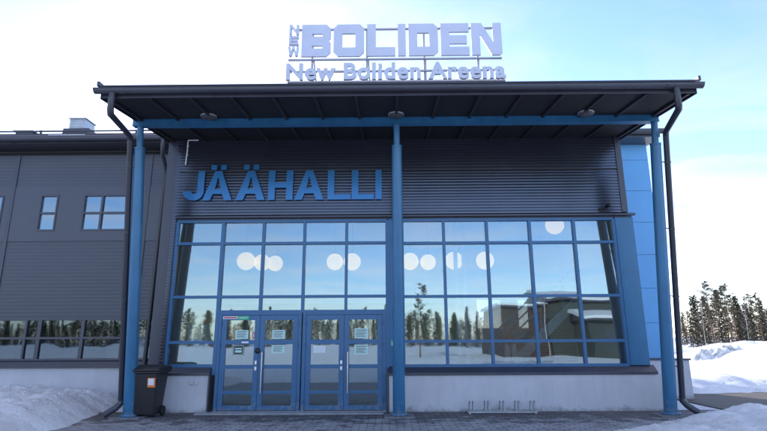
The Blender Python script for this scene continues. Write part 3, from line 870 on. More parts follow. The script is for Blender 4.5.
# cladding: ribbed band, smooth band with the windows, fine ribs above
W_ = [(-9.97, -9.45, [-9.71]), (-8.72, -7.40, [-8.18]), (-11.95, -11.03, [-11.5])]
zb0, zb1 = 4.60, 5.66
mb = MB()
ribbed(mb, WX0, WX1, YL - 0.0, 2.17, 4.30, 0.098, 0.007)
ribbed(mb, WX0, WX1, YL - 0.0, 5.90, 6.86, 0.098, 0.005)
xs = [WX0, -11.95, -11.03, -9.97, -9.45, -8.72, -7.40, WX1]
for i in range(0, len(xs), 2): mb.box(xs[i], xs[i + 1], YL - 0.012, YL + 0.05, 4.305, 5.895)
for a, b, _ in W_:
    mb.box(a, b, YL - 0.012, YL + 0.05, 4.305, zb0); mb.box(a, b, YL - 0.012, YL + 0.05, zb1, 5.895)
mb.build("wall_cladding", M["wing_clad"], wing)
for x in (-10.80, -16.4, -6.9): box("cover_strip", M["trim"], wing, x - 0.055, x + 0.055, YL - 0.028, YL - 0.001, 2.17, 6.86)
box("back_wall", M["wing_clad"], wing, WX0, WX1 - 0.06, 22.0, 22.2, -0.1, 7.75)
box("end_wall", M["wing_clad"], wing, WX0 - 0.2, WX0 - 0.005, YL, 22.2, -0.1, 6.9)
box("interior_floor", M["int_floor"], wing, WX0 + 0.01, WX1 - 0.13, YL + 0.31, 21.99, -0.05, 0.02)
box("interior_wall", M["int_wall"], wing, WX0 + 0.01, WX1 - 0.14, 18.0, 18.15, 0.02, 6.9)
def wing_window(a, b, z0, z1, vs, hs, label):
    w = bpy.data.objects.new("window", None); COL.objects.link(w); w.parent = wing; w.location = ((a + b) / 2 + 12, 0, 0)
    w["label"] = label
    mb = MB(); y0, y1 = YL - 0.03, YL + 0.09; e = 0.045
    mb.box(a, a + e, y0, y1, z0, z1); mb.box(b - e, b, y0, y1, z0, z1)
    mb.box(a + e, b - e, y0, y1, z0, z0 + e); mb.box(a + e, b - e, y0, y1, z1 - e, z1)
    for x, hw in vs: mb.box(x - hw, x + hw, y0 + 0.004, y1 - 0.004, z0 + e, z1 - e)
    for z in hs: mb.box(a + e, b - e, y0 + 0.008, y1 - 0.008, z - 0.028, z + 0.028)
    mb.build("frame", M["trim"], w)
    xx = [a + e] + [x for x, _ in vs] + [b - e]; zz = [z0 + e] + list(hs) + [z1 - e]
    for i in range(len(xx) - 1):
        for j in range(len(zz) - 1):
            MB().box(xx[i] + 0.005, xx[i + 1] - 0.005, YL + 0.022, YL + 0.034, zz[j] + 0.005, zz[j + 1] - 0.005).build("pane", M["wing_glass"], w)
wing_window(-9.97, -9.45, zb0, zb1, [], [5.12], "narrow upper window of two panes")
wing_window(-8.72, -7.40, zb0, zb1, [(-8.18, 0.03)], [5.12], "wide upper window of four panes")
wing_window(-11.95, -11.03, zb0, zb1, [(-11.5, 0.03)], [5.12], "upper window cut by the picture edge")
wing_window(WX0 + 0.02, WX1 - 0.02, 1.065, 2.165, [(x, w_) for x, w_ in ((-9.83, 0.028), (-9.46, 0.05), (-8.28, 0.045), (-7.2, 0.03), (-6.3, 0.045), (-11.0, 0.045), (-12.4, 0.03), (-14.5, 0.045), (-17, 0.045), (-20, 0.045), (-23, 0.045))], [1.65], "long ribbon window above the plinth")
# roof of the wing
wr = MB().prism([(13.62, 7.02), (13.62, 7.24), (24.0, 8.4), (24.0, 8.1), (YL + 0.05, 7.02)], WX0, WX1 - 0.05, "x").build("roof", M["gutter"], wing)
box("wall_top", M["soffit"], wing, WX0, WX1, YL, YL + 0.2, 6.861, 7.015)
mb = MB(); mb.tube([(WX0, 13.52, 7.13), (WX1 - 0.4, 13.52, 7.13)], 0.085, 14)
mb.build("gutter", M["gutter"], wr)
mb = MB()
for z, y in ((7.52, 13.95), (7.42, 13.95)): mb.tube([(WX0, y, z), (WX1 - 0.5, y, z)], 0.028, 8)
x = -25.5
while x < -6: mb.box(x - 0.03, x + 0.03, 13.93, 13.97, 7.25, 7.55); x += 1.4
mb.build("snow_guard", M["gutter"], wr)
mb = MB()
x = -25.0
while x < -6.4:
    l = random.uniform(0.5, 2.0); mb.prism([(13.66, 7.249), (13.66, 7.249 + random.uniform(0.02, 0.05)), (14.6, 7.40), (14.6, 7.355)], x, min(x + l, -6.4), "x"); x += l + random.uniform(0.2, 1.2)
mb.build("roof_snow", M["snow"], wr)
mb = MB(); mb.tube([(WX0, YL - 0.1, 6.93), (WX1 - 0.02, YL - 0.1, 6.93)], 0.018, 8); mb.build("eave_cable", M["rafter"], wing)
# roof vents
v = MB().prism([(-9.75, 7.2), (-8.88, 7.2), (-8.93, 7.76), (-9.70, 7.76)], 14.3, 15.0, "y").build("vent_base", M["gutter"], wr)
mb = MB(); mb.box(-9.60, -9.12, 14.40, 14.9, 7.76, 8.10); mb.box(-9.63, -9.09, 14.36, 14.94, 8.102, 8.13)
for z in (7.84, 7.94, 8.04): mb.box(-9.605, -9.115, 14.39, 14.399, z, z + 0.03)
mb.build("vent_hood", M["galv"], v, 0.01)
mb = MB(); mb.box(-11.35, -10.85, 14.6, 15.2, 7.3, 7.78); mb.box(-11.4, -10.8, 14.55, 15.25, 7.782, 7.82)
mb.build("vent_box", M["gutter"], wr)
# drain pipe on the wing beside the entrance hall
mb = MB(); mb.tube([(-6.30, 13.52, 7.08), (-6.30, 13.52, 6.86), (-6.33, 13.66, 6.62), (-6.33, 13.98, 6.30), (-6.36, 14.05, 6.15), (-6.45, 14.05, 0.55)], 0.058, 12)
mb.build("drain_pipe", M["pipe"], wing)
mb = MB()
for z in (5.95, 4.9, 3.4, 2.4): mb.box(-6.33, -5.60, 14.03, 14.06, z, z + 0.035)
mb.build("pipe_bracket", M["pipe"], wing)
mb = MB(); mb.tube([(-5.86, 13.9, 6.5), (-5.88, 13.9, 0.3)], 0.075, 12)
mb.build("corner_pipe", M["trim"], wing)

YR = 14.5
rw = thing("side_wing", "pale blue panelled wing right of the entrance, half hidden by the right column", "building", (6.8, YR, 0))
box("plinth", M["concrete"], rw, 5.953, 8.06, YR - 0.06, 20, -0.1, 0.985)
mb = MB(); mb.box(5.953, 8.10, YR - 0.10, 20.03, 0.987, 1.03); mb.build("plinth_cap", M["trim"], rw, 0.003)
zz = [1.032, 1.98, 2.92, 3.86, 4.80, 5.74, 6.68, 7.2]
mb = MB()
for a, b in zip(zz[:-1], zz[1:]): mb.box(5.953, 7.70, YR, 19.9, a + 0.003, b - 0.003)
mb.build("wall_cladding", M["pale_blue"], rw, 0.008)
box("back_wall", M["pale_blue"], rw, 5.97, 7.67, 19.89, 19.99, -0.1, 7.6)
box("panel_backing", M["trim"], rw, 5.96, 7.685, YR + 0.015, 19.88, 1.031, 7.2)
r_ = MB().prism([(YR - 0.62, 7.16), (YR - 0.62, 7.40), (20, 8.0), (20, 7.7), (YR, 7.16)], 5.8, 7.80, "x").build("roof", M["gutter"], rw)
MB().tube([(5.7, YR - 0.71, 7.30), (7.88, YR - 0.71, 7.30)], 0.08, 14).build("gutter", M["gutter"], r_)

# ------------------------------------------------------------------ signs
sg = thing("roof_sign", "tall pale rooftop sign reading NEW BOLIDEN over New Boliden Areena", "sign", (0.2, 10.6, 6.9))
YS = 10.6
def sx(p): return -1.95 + (p - 302.6) / (501 - 302.6) * (2.625 + 1.95)
ZB0, ZB1 = 7.845, 8.66
def zf(f): return ZB0 + (ZB1 - ZB0) * f
def chamf(x0, x1, z0, z1, c, which="abcd"):
    """rectangle with cut corners: a = lower left, b = lower right, c = upper right, d = upper left"""
    p = []
    p += [(x0, z0 + c), (x0 + c, z0)] if "a" in which else [(x0, z0)]
    p += [(x1 - c, z0), (x1, z0 + c)] if "b" in which else [(x1, z0)]
    p += [(x1, z1 - c), (x1 - c, z1)] if "c" in which else [(x1, z1)]
    p += [(x0 + c, z1), (x0, z1 - c)] if "d" in which else [(x0, z1)]
    return p
def rect(x0, x1, z0, z1): return [(x0, z0), (x1, z0), (x1, z1), (x0, z1)]
c = 0.10
L1 = []
a, b = sx(302.6), sx(331.6)
L1.append([[(a, ZB0), (b - c, ZB0), (b, zf(0.13)), (b, zf(0.42)), (b - 0.05, zf(0.5)), (b, zf(0.58)), (b, zf(0.87)), (b - c, ZB1), (a, ZB1)],
           rect(a + 0.24, b - 0.19, zf(0.245), zf(0.335)), rect(a + 0.24, b - 0.19, zf(0.62), zf(0.71))])
a, b = sx(334.4), sx(364.8)
L1.append([chamf(a, b, ZB0, ZB1, c), rect(a + 0.20, b - 0.20, zf(0.27), zf(0.71))])
a, b = sx(367.8), sx(395.7)
L1.append([[(a, ZB0), (b, ZB0), (b, zf(0.27)), (a + 0.20, zf(0.27)), (a + 0.20, ZB1), (a, ZB1)]])
L1.append([rect(sx(398.3), sx(406.2), ZB0, ZB1)])
a, b = sx(409.0), sx(438.2)
L1.append([chamf(a, b, ZB0, ZB1, c, "bc"), rect(a + 0.20, b - 0.20, zf(0.27), zf(0.71))])
a, b = sx(440.8), sx(469.0)
L1.append([[(a, ZB0), (b, ZB0), (b, zf(0.26)), (a + 0.20, zf(0.26)), (a + 0.20, zf(0.36)), (b - 0.05, zf(0.36)), (b - 0.05, zf(0.62)), (a + 0.20, zf(0.62)), (a + 0.20, zf(0.73)), (b, zf(0.73)), (b, ZB1), (a, ZB1)]])
a, b = sx(471.2), sx(501.4)
L1.append([[(a, ZB0), (a + 0.20, ZB0), (a + 0.20, zf(0.62)), (b - 0.24, ZB0), (b - 0.05, ZB0), (b, zf(0.06)), (b, ZB1), (b - 0.20, ZB1), (b - 0.20, zf(0.40)), (a + 0.24, ZB1), (a, ZB1)]])
for sp in L1:
    outline("letter", sp, 0.05, M["letter_white"], sg, YS, 0.0)
# small stacked NEW
a, b = sx(290.2), sx(299.6)
def nz(f): return 7.84 + (8.645 - 7.84) * f
t = 0.05
outline("letter", [[(a, nz(.70)), (a + t, nz(.70)), (a + t, nz(.90)), (b - t - .01, nz(.70)), (b, nz(.70)), (b, nz(1)), (b - t, nz(1)), (b - t, nz(.80)), (a + t + .01, nz(1)), (a, nz(1))]], 0.08, M["letter_white"], sg, YS)
outline("letter", [[(a, nz(.37)), (b, nz(.37)), (b, nz(.43)), (a + t, nz(.43)), (a + t, nz(.475)), (b - .02, nz(.475)), (b - .02, nz(.535)), (a + t, nz(.535)), (a + t, nz(.58)), (b, nz(.58)), (b, nz(.64)), (a, nz(.64))]], 0.08, M["letter_white"], sg, YS)
m_ = (a + b) / 2
outline("letter", [[(a - .01, nz(.31)), (a + .015, nz(.02)), (a + .065, nz(.02)), (m_, nz(.22)), (b - .065, nz(.02)), (b - .015, nz(.02)), (b + .01, nz(.31)), (b - .035, nz(.31)), (b - .045, nz(.12)), (m_ + .018, nz(.31)), (m_ - .018, nz(.31)), (a + .045, nz(.12)), (a + .035, nz(.31))]], 0.08, M["letter_white"], sg, YS)
# the lower line, bold rounded letters
cu = bpy.data.curves.new("lettering", "FONT")
cu.body = "New Boliden Areena"; cu.size = 1.0; cu.extrude = 0.03; cu.offset = 0.034; cu.space_character = 1.08; cu.resolution_u = 6
curve_to_mesh("lettering", cu, M["letter_white"], sg, 0.1, YS, fit=(sx(288.6), sx(503.0), 7.27, 7.67, 0.0, 0.73))
mb = MB()
for z, x0, x1 in ((8.57, sx(296), sx(497)), (7.80, sx(289.5), sx(501)), (7.50, sx(290), sx(501)), (7.245, sx(289.5), sx(503))):
    mb.box(x0, x1, YS + 0.004, YS + 0.045, z - 0.018, z + 0.018)
mb.build("rail", M["sign_rail"], sg)
for p in (313.0, 367.5, 424.5, 477.5):
    x = sx(p)
    mb = MB(); mb.box(x - 0.022, x + 0.022, YS + 0.047, YS + 0.092, 6.62, 8.6)
    mb.tube([(x + 0.09, YS + 0.85, 6.72), (x + 0.03, YS + 0.10, 7.85)], 0.018, 8)
    mb.build("leg", M["sign_rail"], sg)

ws = thing("wall_sign", "large blue letters JÄÄHALLI fixed on the dark ribbed wall above the windows", "sign", (-2.6, YG - 0.08, 5.3))
YLt = YG - 0.10
X0, X1 = -5.06, -0.145
def jx(u): return X0 + (u - 45) / (708 - 45) * (X1 - X0)
Z0, Z1 = 4.915, 5.665
st = 0.165
def A_shape(u0, u1):
    a, b = jx(u0), jx(u1); m_ = (a + b) / 2; H = Z1 - Z0
    def xl(z, off): return a + (m_ - 0.085 - a) * (z - Z0) / H + off
    def xr(z, off): return b - (b - m_ - 0.085) * (z - Z0) / H - off
    zc0, zc1 = Z0 + 0.16, Z0 + 0.29
    outer = [(a, Z0), (a + 0.185, Z0), (xl(zc0, 0.185), zc0), (xr(zc0, 0.185), zc0), (b - 0.185, Z0), (b, Z0), (m_ + 0.085, Z1), (m_ - 0.085, Z1)]
    hz = Z1 - 0.14
    hole = [(xl(zc1, 0.185), zc1), (xr(zc1, 0.185), zc1), (m_ + 0.012, hz - 0.03), (m_ - 0.012, hz - 0.03)]
    return outer, hole, m_
letters = []
a, b = jx(45), jx(115)
r = 0.235
cx_, cz_ = b - r, Z0 + r
J = [(b, Z1), (b - st, Z1), (b - st, cz_)]
J += [(cx_ + (r - st) * math.cos(t), cz_ + (r - st) * math.sin(t)) for t in [-math.pi * k / 10 for k in range(1, 10)]]
J += [(cx_ - (r - st) - 0.005, cz_ + 0.01), (a, cz_ - 0.02)]
J += [(cx_ + (cx_ - a if t < -math.pi / 2 else r) * math.cos(t), cz_ + r * math.sin(t)) for t in [-math.pi + math.pi * k / 14 for k in range(2, 14)]]
J += [(b, cz_)]
letters.append([J])
for (u0, u1, dots) in ((112, 210, True), (222, 320, True)):
    o_, h_, m_ = A_shape(u0, u1)
    letters.append([o_, h_, rect(m_ - 0.19, m_ - 0.05, Z1 + 0.035, Z1 + 0.16), rect(m_ + 0.05, m_ + 0.19, Z1 + 0.035, Z1 + 0.16)])
a, b = jx(330), jx(412)
zm0, zm1 = Z0 + 0.31, Z0 + 0.45
letters.append([[(a, Z0), (a + st, Z0), (a + st, zm0), (b - st, zm0), (b - st, Z0), (b, Z0), (b, Z1), (b - st, Z1), (b - st, zm1), (a + st, zm1), (a + st, Z1), (a, Z1)]])
o_, h_, m_ = A_shape(418, 515); letters.append([o_, h_])
for u0, u1 in ((528, 605), (608, 682)):
    a, b = jx(u0), jx(u1)
    letters.append([[(a, Z0), (b, Z0), (b, Z0 + 0.135), (a + st, Z0 + 0.135), (a + st, Z1), (a, Z1)]])
letters.append([rect(jx(687), jx(708), Z0, Z1)])
for sp in letters: outline("letter", sp, 0.045, M["letter_blue"], ws, YLt)

# ------------------------------------------------------------------ small fittings on the hall
for x, lab in ((-4.02, "round white soffit light near the left end of the canopy"), (0.20, "round white soffit light above the middle column"), (4.45, "round white soffit light near the right end of the canopy")):
    y = 10.74
    l = thing("soffit_light", lab, "ceiling light", (x, y, zs(y) - 0.1), "round lights under the canopy")
    z = zs(y)
    XF = lambda p: (p[0] * KX, p[1] * KX, 1.6 + (p[2] - 1.6) * KX)
    MB().lathe([(0, -0.075), (0.10, -0.07), (0.15, -0.055), (0.165, -0.03)], (x, y, z), 28).build("diffuser", M["lamp_cover"], l)
    MB().lathe([(0.166, -0.035), (0.18, -0.03), (0.18, 0.0), (0.0, 0.0)], (x, y, z), 28).build("housing", M["galv"], l)
XF = None
sc = thing("security_camera", "small black camera on a short arm above the right end of the windows", "camera", (5.27, YG - 0.1, 4.66))
MB().lathe([(0, -0.16), (0.035, -0.16), (0.045, -0.14), (0.045, 0.06), (0.03, 0.08), (0, 0.08)], (5.29, YG - 0.24, 4.67), 16, "y").build("housing", M["black_plastic"], sc)
mb = MB(); mb.tube([(5.22, YG - 0.085, 4.60), (5.22, YG - 0.16, 4.60), (5.29, YG - 0.20, 4.63)], 0.014, 8); mb.box(5.17, 5.27, YG - 0.10, YG - 0.085, 4.55, 4.65)
mb.build("bracket", M["black_plastic"], sc)
MB().lathe([(0, -0.003), (0.03, 0.0), (0.03, 0.004), (0, 0.004)], (5.29, YG - 0.405, 4.67), 16, "y").build("lens", M["lens_glass"], sc)
mb = MB(); mb.tube([(-4.78, YG - 0.12, 6.50), (-5.03, YG - 0.12, 6.50), (-5.045, YG - 0.12, 6.47), (-5.04, YG - 0.12, 6.2), (-5.055, YG - 0.12, 5.85)], 0.017, 6)
for z in (6.1, 6.35): mb.box(-5.06, -5.02, YG - 0.13, YG - 0.07, z, z + 0.02)
tag(mb.build("cable", M["white_paint"]), "thin white cable bent at a right angle high on the dark wall", "cable")
mb = MB()
mb.box(-4.52, -4.43, YW - 0.022, YW - 0.001, 0.60, 0.68)
mb.box(-4.40, -4.33, YW - 0.018, YW - 0.001, 0.605, 0.67)
o = mb.build("wall_socket", M["galv"], None, 0.004); tag(o, "small grey outlet boxes on the concrete base left of the doors", "socket")

# notices stuck on the doors and glass
def notice(name, m, x0, x1, z0, z1, label, cat, y=YG - 0.0045, group=None, bars=(), bar_m=None):
    root = thing(name, label, cat, ((x0 + x1) / 2, y, z0), group)
    box("sheet", m, root, x0, x1, y - 0.001, y + 0.002, z0, z1)
    if bars:
        b_ = MB()
        for (u0, u1, w0, w1) in bars:
            b_.box(x0 + (x1 - x0) * u0, x0 + (x1 - x0) * u1, y - 0.0022, y - 0.0012, z0 + (z1 - z0) * w0, z0 + (z1 - z0) * w1)
        b_.build("print", bar_m, root)
lines = [(.12, .88, .78, .86), (.12, .8, .6, .66), (.12, .85, .46, .52), (.12, .7, .32, .38), (.12, .82, .18, .24)]
g = "paper notices on the door glass"
notice("notice", M["mint_paper"], -3.58, -3.28, 1.60, 1.80, "pale mint notice in the top pane of the leftmost door", "notice", group=g, bars=lines, bar_m=M["grey_door"])
notice("notice", M["mint_paper"], -2.72, -2.42, 1.60, 1.80, "pale mint notice in the top pane of the second door from the left", "notice", group=g, bars=lines, bar_m=M["grey_door"])
notice("notice", M["mint_paper"], -2.72, -2.42, 1.28, 1.46, "pale mint notice just under the rail of the second door from the left", "notice", group=g, bars=lines, bar_m=M["grey_door"])
notice("notice", M["dark_paper"], -3.62, -3.36, 1.24, 1.46, "black poster with pale border and print in the leftmost door", "notice", group=g, bars=[(.06, .94, .93, .97), (.06, .94, .03, .07), (.05, .09, .07, .93), (.91, .95, .07, .93), (.2, .8, .58, .72), (.2, .8, .25, .48)], bar_m=M["mint_paper"])
notice("notice", M["mint_paper"], -0.80, -0.48, 1.60, 1.83, "pale mint notice in the top pane of the rightmost door", "notice", group=g, bars=lines, bar_m=M["grey_door"])
notice("notice", M["mint_paper"], -0.80, -0.48, 1.24, 1.46, "larger mint notice below the rail of the rightmost door", "notice", group=g, bars=lines, bar_m=M["grey_door"])
notice("notice", M["white_label"], -1.75, -1.47, 1.28, 1.44, "faint white notice below the rail of the third door from the left", "notice", group=g, bars=lines, bar_m=M["mint_paper"])
notice("door_sign", M["white_label"], -3.885, -3.545, 2.06, 2.12, "narrow white strip with red print above the leftmost door pane", "sign", y=YG - 0.034, bars=[(.05, .95, .25, .75)], bar_m=M["red_print"])
notice("door_sign", M["green_print"], -3.540, -3.275, 2.04, 2.125, "small green sign beside the red strip above the leftmost door", "sign", y=YG - 0.034, bars=[(.1, .9, .6, .72), (.1, .75, .3, .42)], bar_m=M["mint_paper"])
notice("door_sign", M["green_print"], 0.05, 0.15, 1.42, 1.56, "small green square sign on the blue panel right of the doors", "sign", y=YG - 0.034, bars=[(.15, .85, .55, .75), (.15, .85, .2, .4)], bar_m=M["white_label"])
notice("sticker", M["red_print"], -3.185, -3.125, 1.61, 1.75, "small red upright sticker at the edge of the leftmost door pane", "sticker", bars=[(.3, .7, .2, .8)], bar_m=M["white_label"])
notice("sticker", M["white_label"], -3.42, -3.26, 1.505, 1.545, "small pale sticker on the blue rail of the leftmost door", "sticker", y=YG - 0.030)

# ------------------------------------------------------------------ inside, seen through the glass
GL = [(-4.26, 15.3, 3.87, .27, "leftmost round lamp of the three left of the doors"), (-3.85, 15.6, 3.87, .25, "middle round lamp of the three, left of a window bar"), (-3.50, 15.8, 3.87, .24, "round lamp right of the bar, last of the left three"),
      (-1.62, 15.5, 3.86, .25, "left round lamp of the pair above the right doors"), (-1.09, 15.5, 3.86, .26, "right round lamp of the pair above the right doors"),
      (0.66, 15.5, 3.86, .26, "round lamp just right of the middle column"), (1.22, 15.7, 3.86, .24, "second round lamp to the right of the middle column"),
      (1.98, 15.4, 3.86, .27, "third round lamp to the right of the middle column"), (2.93, 15.5, 3.87, .27, "fourth round lamp right of the middle column, behind a window bar"),
      (4.95, 15.0, 4.84, .27, "high round lamp in the top row of panes near the right corner")]
for x, y, z, r, lab in GL:
    l = thing("pendant_lamp", lab, "pendant lamp", (x, y, z), "round pendant lamps in the hall")
    prof = [(r * math.sin(math.pi * k / 18), -r * math.cos(math.pi * k / 18)) for k in range(19)]
    MB().lathe(prof, (x, y, z), 28).build("globe", M["lamp"], l)
    mb = MB(); mb.tube([(x, y, z + r + 0.05), (x, y, 6.44)], 0.008, 6); mb.lathe([(0.0, 0.07), (0.05, 0.06), (0.055, -0.005)], (x, y, z + r), 12)
    mb.build("cord", M["dark_steel"], l)
# staircase rising to the right behind the right glazing
stc = thing("staircase", "open steel staircase rising to the right behind the right windows", "staircase", (2.2, 15.0, 0))
P0, P1 = Vector((2.3, 15.0, 0.15)), Vector((6.6 - 1.1, 15.0, 2.95))
for y in (14.55, 15.75):
    mb = MB(); mb.prism([(P0.x, P0.z), (P0.x + 0.35, P0.z - 0.12), (P1.x, P1.z - 0.28), (P1.x, P1.z)], y, y + 0.05, "y")
    mb.build("stringer", M["galv"], stc)
for i in range(14):
    f = (i + 0.5) / 14; x = P0.x + (P1.x - P0.x) * f; z = P0.z + (P1.z - P0.z) * f - 0.08
    box("step", M["wood"], stc, x - 0.16, x + 0.14, 14.61, 15.74, z - 0.02, z + 0.02)
mb = MB()
for hgt in (0.55, 0.8, 1.05): mb.tube([(P0.x, 14.57, P0.z + hgt), (P1.x, 14.57, P1.z + hgt)], 0.022, 8)
for i in range(6):
    f = i / 5; x = P0.x + (P1.x - P0.x) * f; z = P0.z + (P1.z - P0.z) * f
    mb.tube([(x, 14.575, z - 0.1), (x, 14.575, z + 1.05)], 0.018, 8)
mb.build("railing", M["galv"], stc)
for x, lab in ((1.84, "left of two slim white posts inside the right windows"), (2.06, "right of two slim white posts inside the right windows")):
    p = thing("interior_column", lab, "column", (x, 14.0, 0.02), "slim white posts inside")
    MB().tube([(x, 14.0, 0.02), (x, 14.0, 6.44)], 0.055, 14).build("shaft", M["white_paint"], p)
    MB().lathe([(0, 0.03), (0.11, 0.03), (0.11, 0.0)], (x, 14.0, 0.02), 16).build("foot", M["galv"], p)
for x, lab in ((2.62, "leftmost white barrier post inside the low windows"), (3.02, "white barrier post under the orange one"), (3.20, "rightmost white barrier post inside the low windows")):
    p = thing("barrier_post", lab, "barrier post", (x, 13.6, 0.02), "white barrier posts inside")
    MB().lathe([(0.0, 1.42), (0.05, 1.40), (0.075, 1.3), (0.09, 0.3), (0.09, 0.0)], (x, 13.6, 0.02), 16).build("post", M["white_paint"], p)
    MB().lathe([(0.0, 0.06), (0.2, 0.05), (0.24, 0.0)], (x, 13.6, 0.02), 18).build("foot", M["rubber"], p)
hd = thing("helmet_stand", "orange ball shape on a thin dark stand between white barrier posts", "stand", (3.12, 13.8, 0.02))
MB().tube([(3.12, 13.8, 0.02), (3.12, 13.8, 1.5)], 0.02, 8).build("pole", M["dark_steel"], hd)
MB().lathe([(0.0, 0.16), (0.08, 0.14), (0.12, 0.06), (0.12, -0.02), (0.10, -0.08), (0.0, -0.10)], (3.12, 13.8, 1.56), 18).build("ball", M["barrier_orange"], hd)
MB().lathe([(0.0, 0.03), (0.16, 0.02), (0.17, 0.0)], (3.12, 13.8, 0.02), 18).build("foot", M["dark_steel"], hd)
ct = thing("reception_counter", "low pale counter with a dark top behind the first right hand window bays", "counter", (1.0, 17.0, 0.02))
box("front", M["white_paint"], ct, 0.5, 2.5, 16.6, 16.65, 0.02, 1.05)
box("top", M["dark_steel"], ct, 0.45, 2.55, 16.55, 17.2, 1.052, 1.09, bevel=0.005)
box("body", M["int_wall"], ct, 0.52, 2.48, 16.651, 17.15, 0.02, 1.05)

# ------------------------------------------------------------------ bin and cycle rack
bn = thing("wheelie_bin", "black wheeled rubbish bin with closed lid and orange label beside the left column", "rubbish bin", (-5.17, 11.6, 0))
bx, by = -5.17, 11.60
mb = MB()
def frustum(mb, x0, x1, y0, y1, z0, X0, X1, Y0, Y1, z1):
    vs = [(x0, y0, z0), (x1, y0, z0), (x1, y1, z0), (x0, y1, z0), (X0, Y0, z1), (X1, Y0, z1), (X1, Y1, z1), (X0, Y1, z1)]
    return mb.add(vs, [(0, 3, 2, 1), (4, 5, 6, 7), (0, 1, 5, 4), (1, 2, 6, 5), (2, 3, 7, 6), (3, 0, 4, 7)])
frustum(mb, bx - 0.225, bx + 0.225, by - 0.20, by + 0.22, 0.05, bx - 0.275, bx + 0.275, by - 0.30, by + 0.30, 0.90)
mb.build("body", M["black_plastic"], bn, 0.03)
mb = MB(); mb.box(bx - 0.32, bx + 0.32, by - 0.335, by + 0.33, 0.902, 0.945)
mb.build("rim", M["black_plastic"], bn, 0.012)
mb = MB()
prof = [(by - 0.36, 0.947), (by - 0.36, 0.985), (by - 0.30, 1.025), (by - 0.05, 1.06), (by + 0.2, 1.06), (by + 0.33, 1.03), (by + 0.34, 0.947)]
mb.prism(prof, bx - 0.335, bx + 0.335, "x")
mb.build("lid", M["black_plastic"], bn, 0.018)
mb = MB(); mb.tube([(bx - 0.27, by + 0.40, 0.985), (bx + 0.27, by + 0.40, 0.985)], 0.018, 10)
for s in (-1, 1): mb.tube([(bx + s * 0.2, by + 0.32, 0.96), (bx + s * 0.2, by + 0.40, 0.985)], 0.016, 8)
mb.build("handle", M["black_plastic"], bn)
for s in (-1, 1):
    cxx = bx + s * 0.25
    w_ = MB().lathe([(0.0, -0.03), (0.07, -0.03), (0.095, -0.028), (0.103, -0.02), (0.103, 0.02), (0.095, 0.028), (0.07, 0.03), (0.0, 0.03)], (cxx, by + 0.20, 0.104), 24, "x").build("wheel", M["rubber"], bn)
MB().tube([(bx - 0.25, by + 0.20, 0.104), (bx + 0.25, by + 0.20, 0.104)], 0.012, 8).build("axle", M["galv"], bn)
yl = by - 0.292
mb = MB(); mb.add([(bx + 0.09, yl, .62), (bx + 0.25, yl, .62), (bx + 0.25, yl - .022, .81), (bx + 0.09, yl - .022, .81), (bx + 0.09, yl + .02, .62), (bx + 0.25, yl + .02, .62), (bx + 0.25, yl, .81), (bx + 0.09, yl, .81)], [(0, 1, 2, 3), (7, 6, 5, 4), (0, 4, 5, 1), (1, 5, 6, 2), (2, 6, 7, 3), (3, 7, 4, 0)])
mb.build("label_sheet", M["orange"], bn)
mb = MB(); mb.add([(bx + 0.105, yl - .008, .665), (bx + 0.225, yl - .008, .665), (bx + 0.225, yl - .0245, .80), (bx + 0.105, yl - .0245, .80)], [(0, 1, 2, 3)])
mb.build("label_print", M["white_label"], bn)

rk = thing("cycle_rack", "low galvanised cycle rack with five paired hoops against the concrete base", "cycle rack", (2.44, 11.9, 0))
mb = MB()
mb.box(1.70, 3.20, 11.80, 11.84, 0.022, 0.055); mb.box(1.70, 3.20, 12.08, 12.12, 0.022, 0.055)
for x in (1.70, 3.16): mb.box(x, x + 0.04, 11.842, 12.078, 0.022, 0.052)
for x in (1.72, 3.14):
    for y in (11.80, 12.08): mb.box(x, x + 0.04, y, y + 0.04, 0.0, 0.022)
mb.build("rail", M["galv"], rk)
for i in range(5):
    x = 1.76 + i * 0.335
    mb = MB()
    for dx in (0.0, 0.075):
        mb.tube([(x + dx, 12.07, 0.05), (x + dx, 12.03, 0.21), (x + dx, 12.00, 0.245), (x + dx, 11.94, 0.25), (x + dx, 11.90, 0.225), (x + dx, 11.84, 0.05)], 0.009, 8)
    mb.build("hoop", M["galv"], rk)

# ------------------------------------------------------------------ snow heaps
def chunks(x, y, s, seed):
    """Broken lumps: some cells of a Voronoi pattern stand up as rounded blocks."""
    d, pts = noise.voronoi(Vector((x * s, y * s, seed)))
    pick = noise.cell(Vector((pts[0].x * 13.7, pts[0].y * 9.1, seed)))
    return math.sqrt(max(0.0, 1 - (d[0] / 0.48) ** 2)) * max(0.0, pick - 0.25) if d[0] < 0.48 else 0.0
def left_heap(x, y):
    edge = sstep(-5.9, -7.6, x + 0.35 * fbm(y, 0, 0.9, 3, 1.0) - (12.0 - y) * 0.14)
    back = 1 - sstep(13.6, 14.2, y) * 0.35
    front = sstep(5.5, 9.5, y)
    h = 0.44 * edge * back * (0.55 + 0.45 * front)
    h += edge * (0.10 * fbm(x, y, 0.8, 5, 3.0) + 0.06 * fbm(x, y, 2.6, 4, 9.0) + 0.025 * abs(noise.noise(Vector((x * 7, y * 7, 2)))) + 0.075 * chunks(x, y, 3.2, 4.0) + 0.035 * chunks(x, y, 7.0, 9.0))
    return h - 0.16 * (1 - edge) ** 2 - 0.02
tag(heightfield("snow_heap", -18, -5.3, 4.0, 14.19, 260, 210, left_heap, M["snow"]), "bluish heap of shovelled snow along the left wing wall", "snow heap")
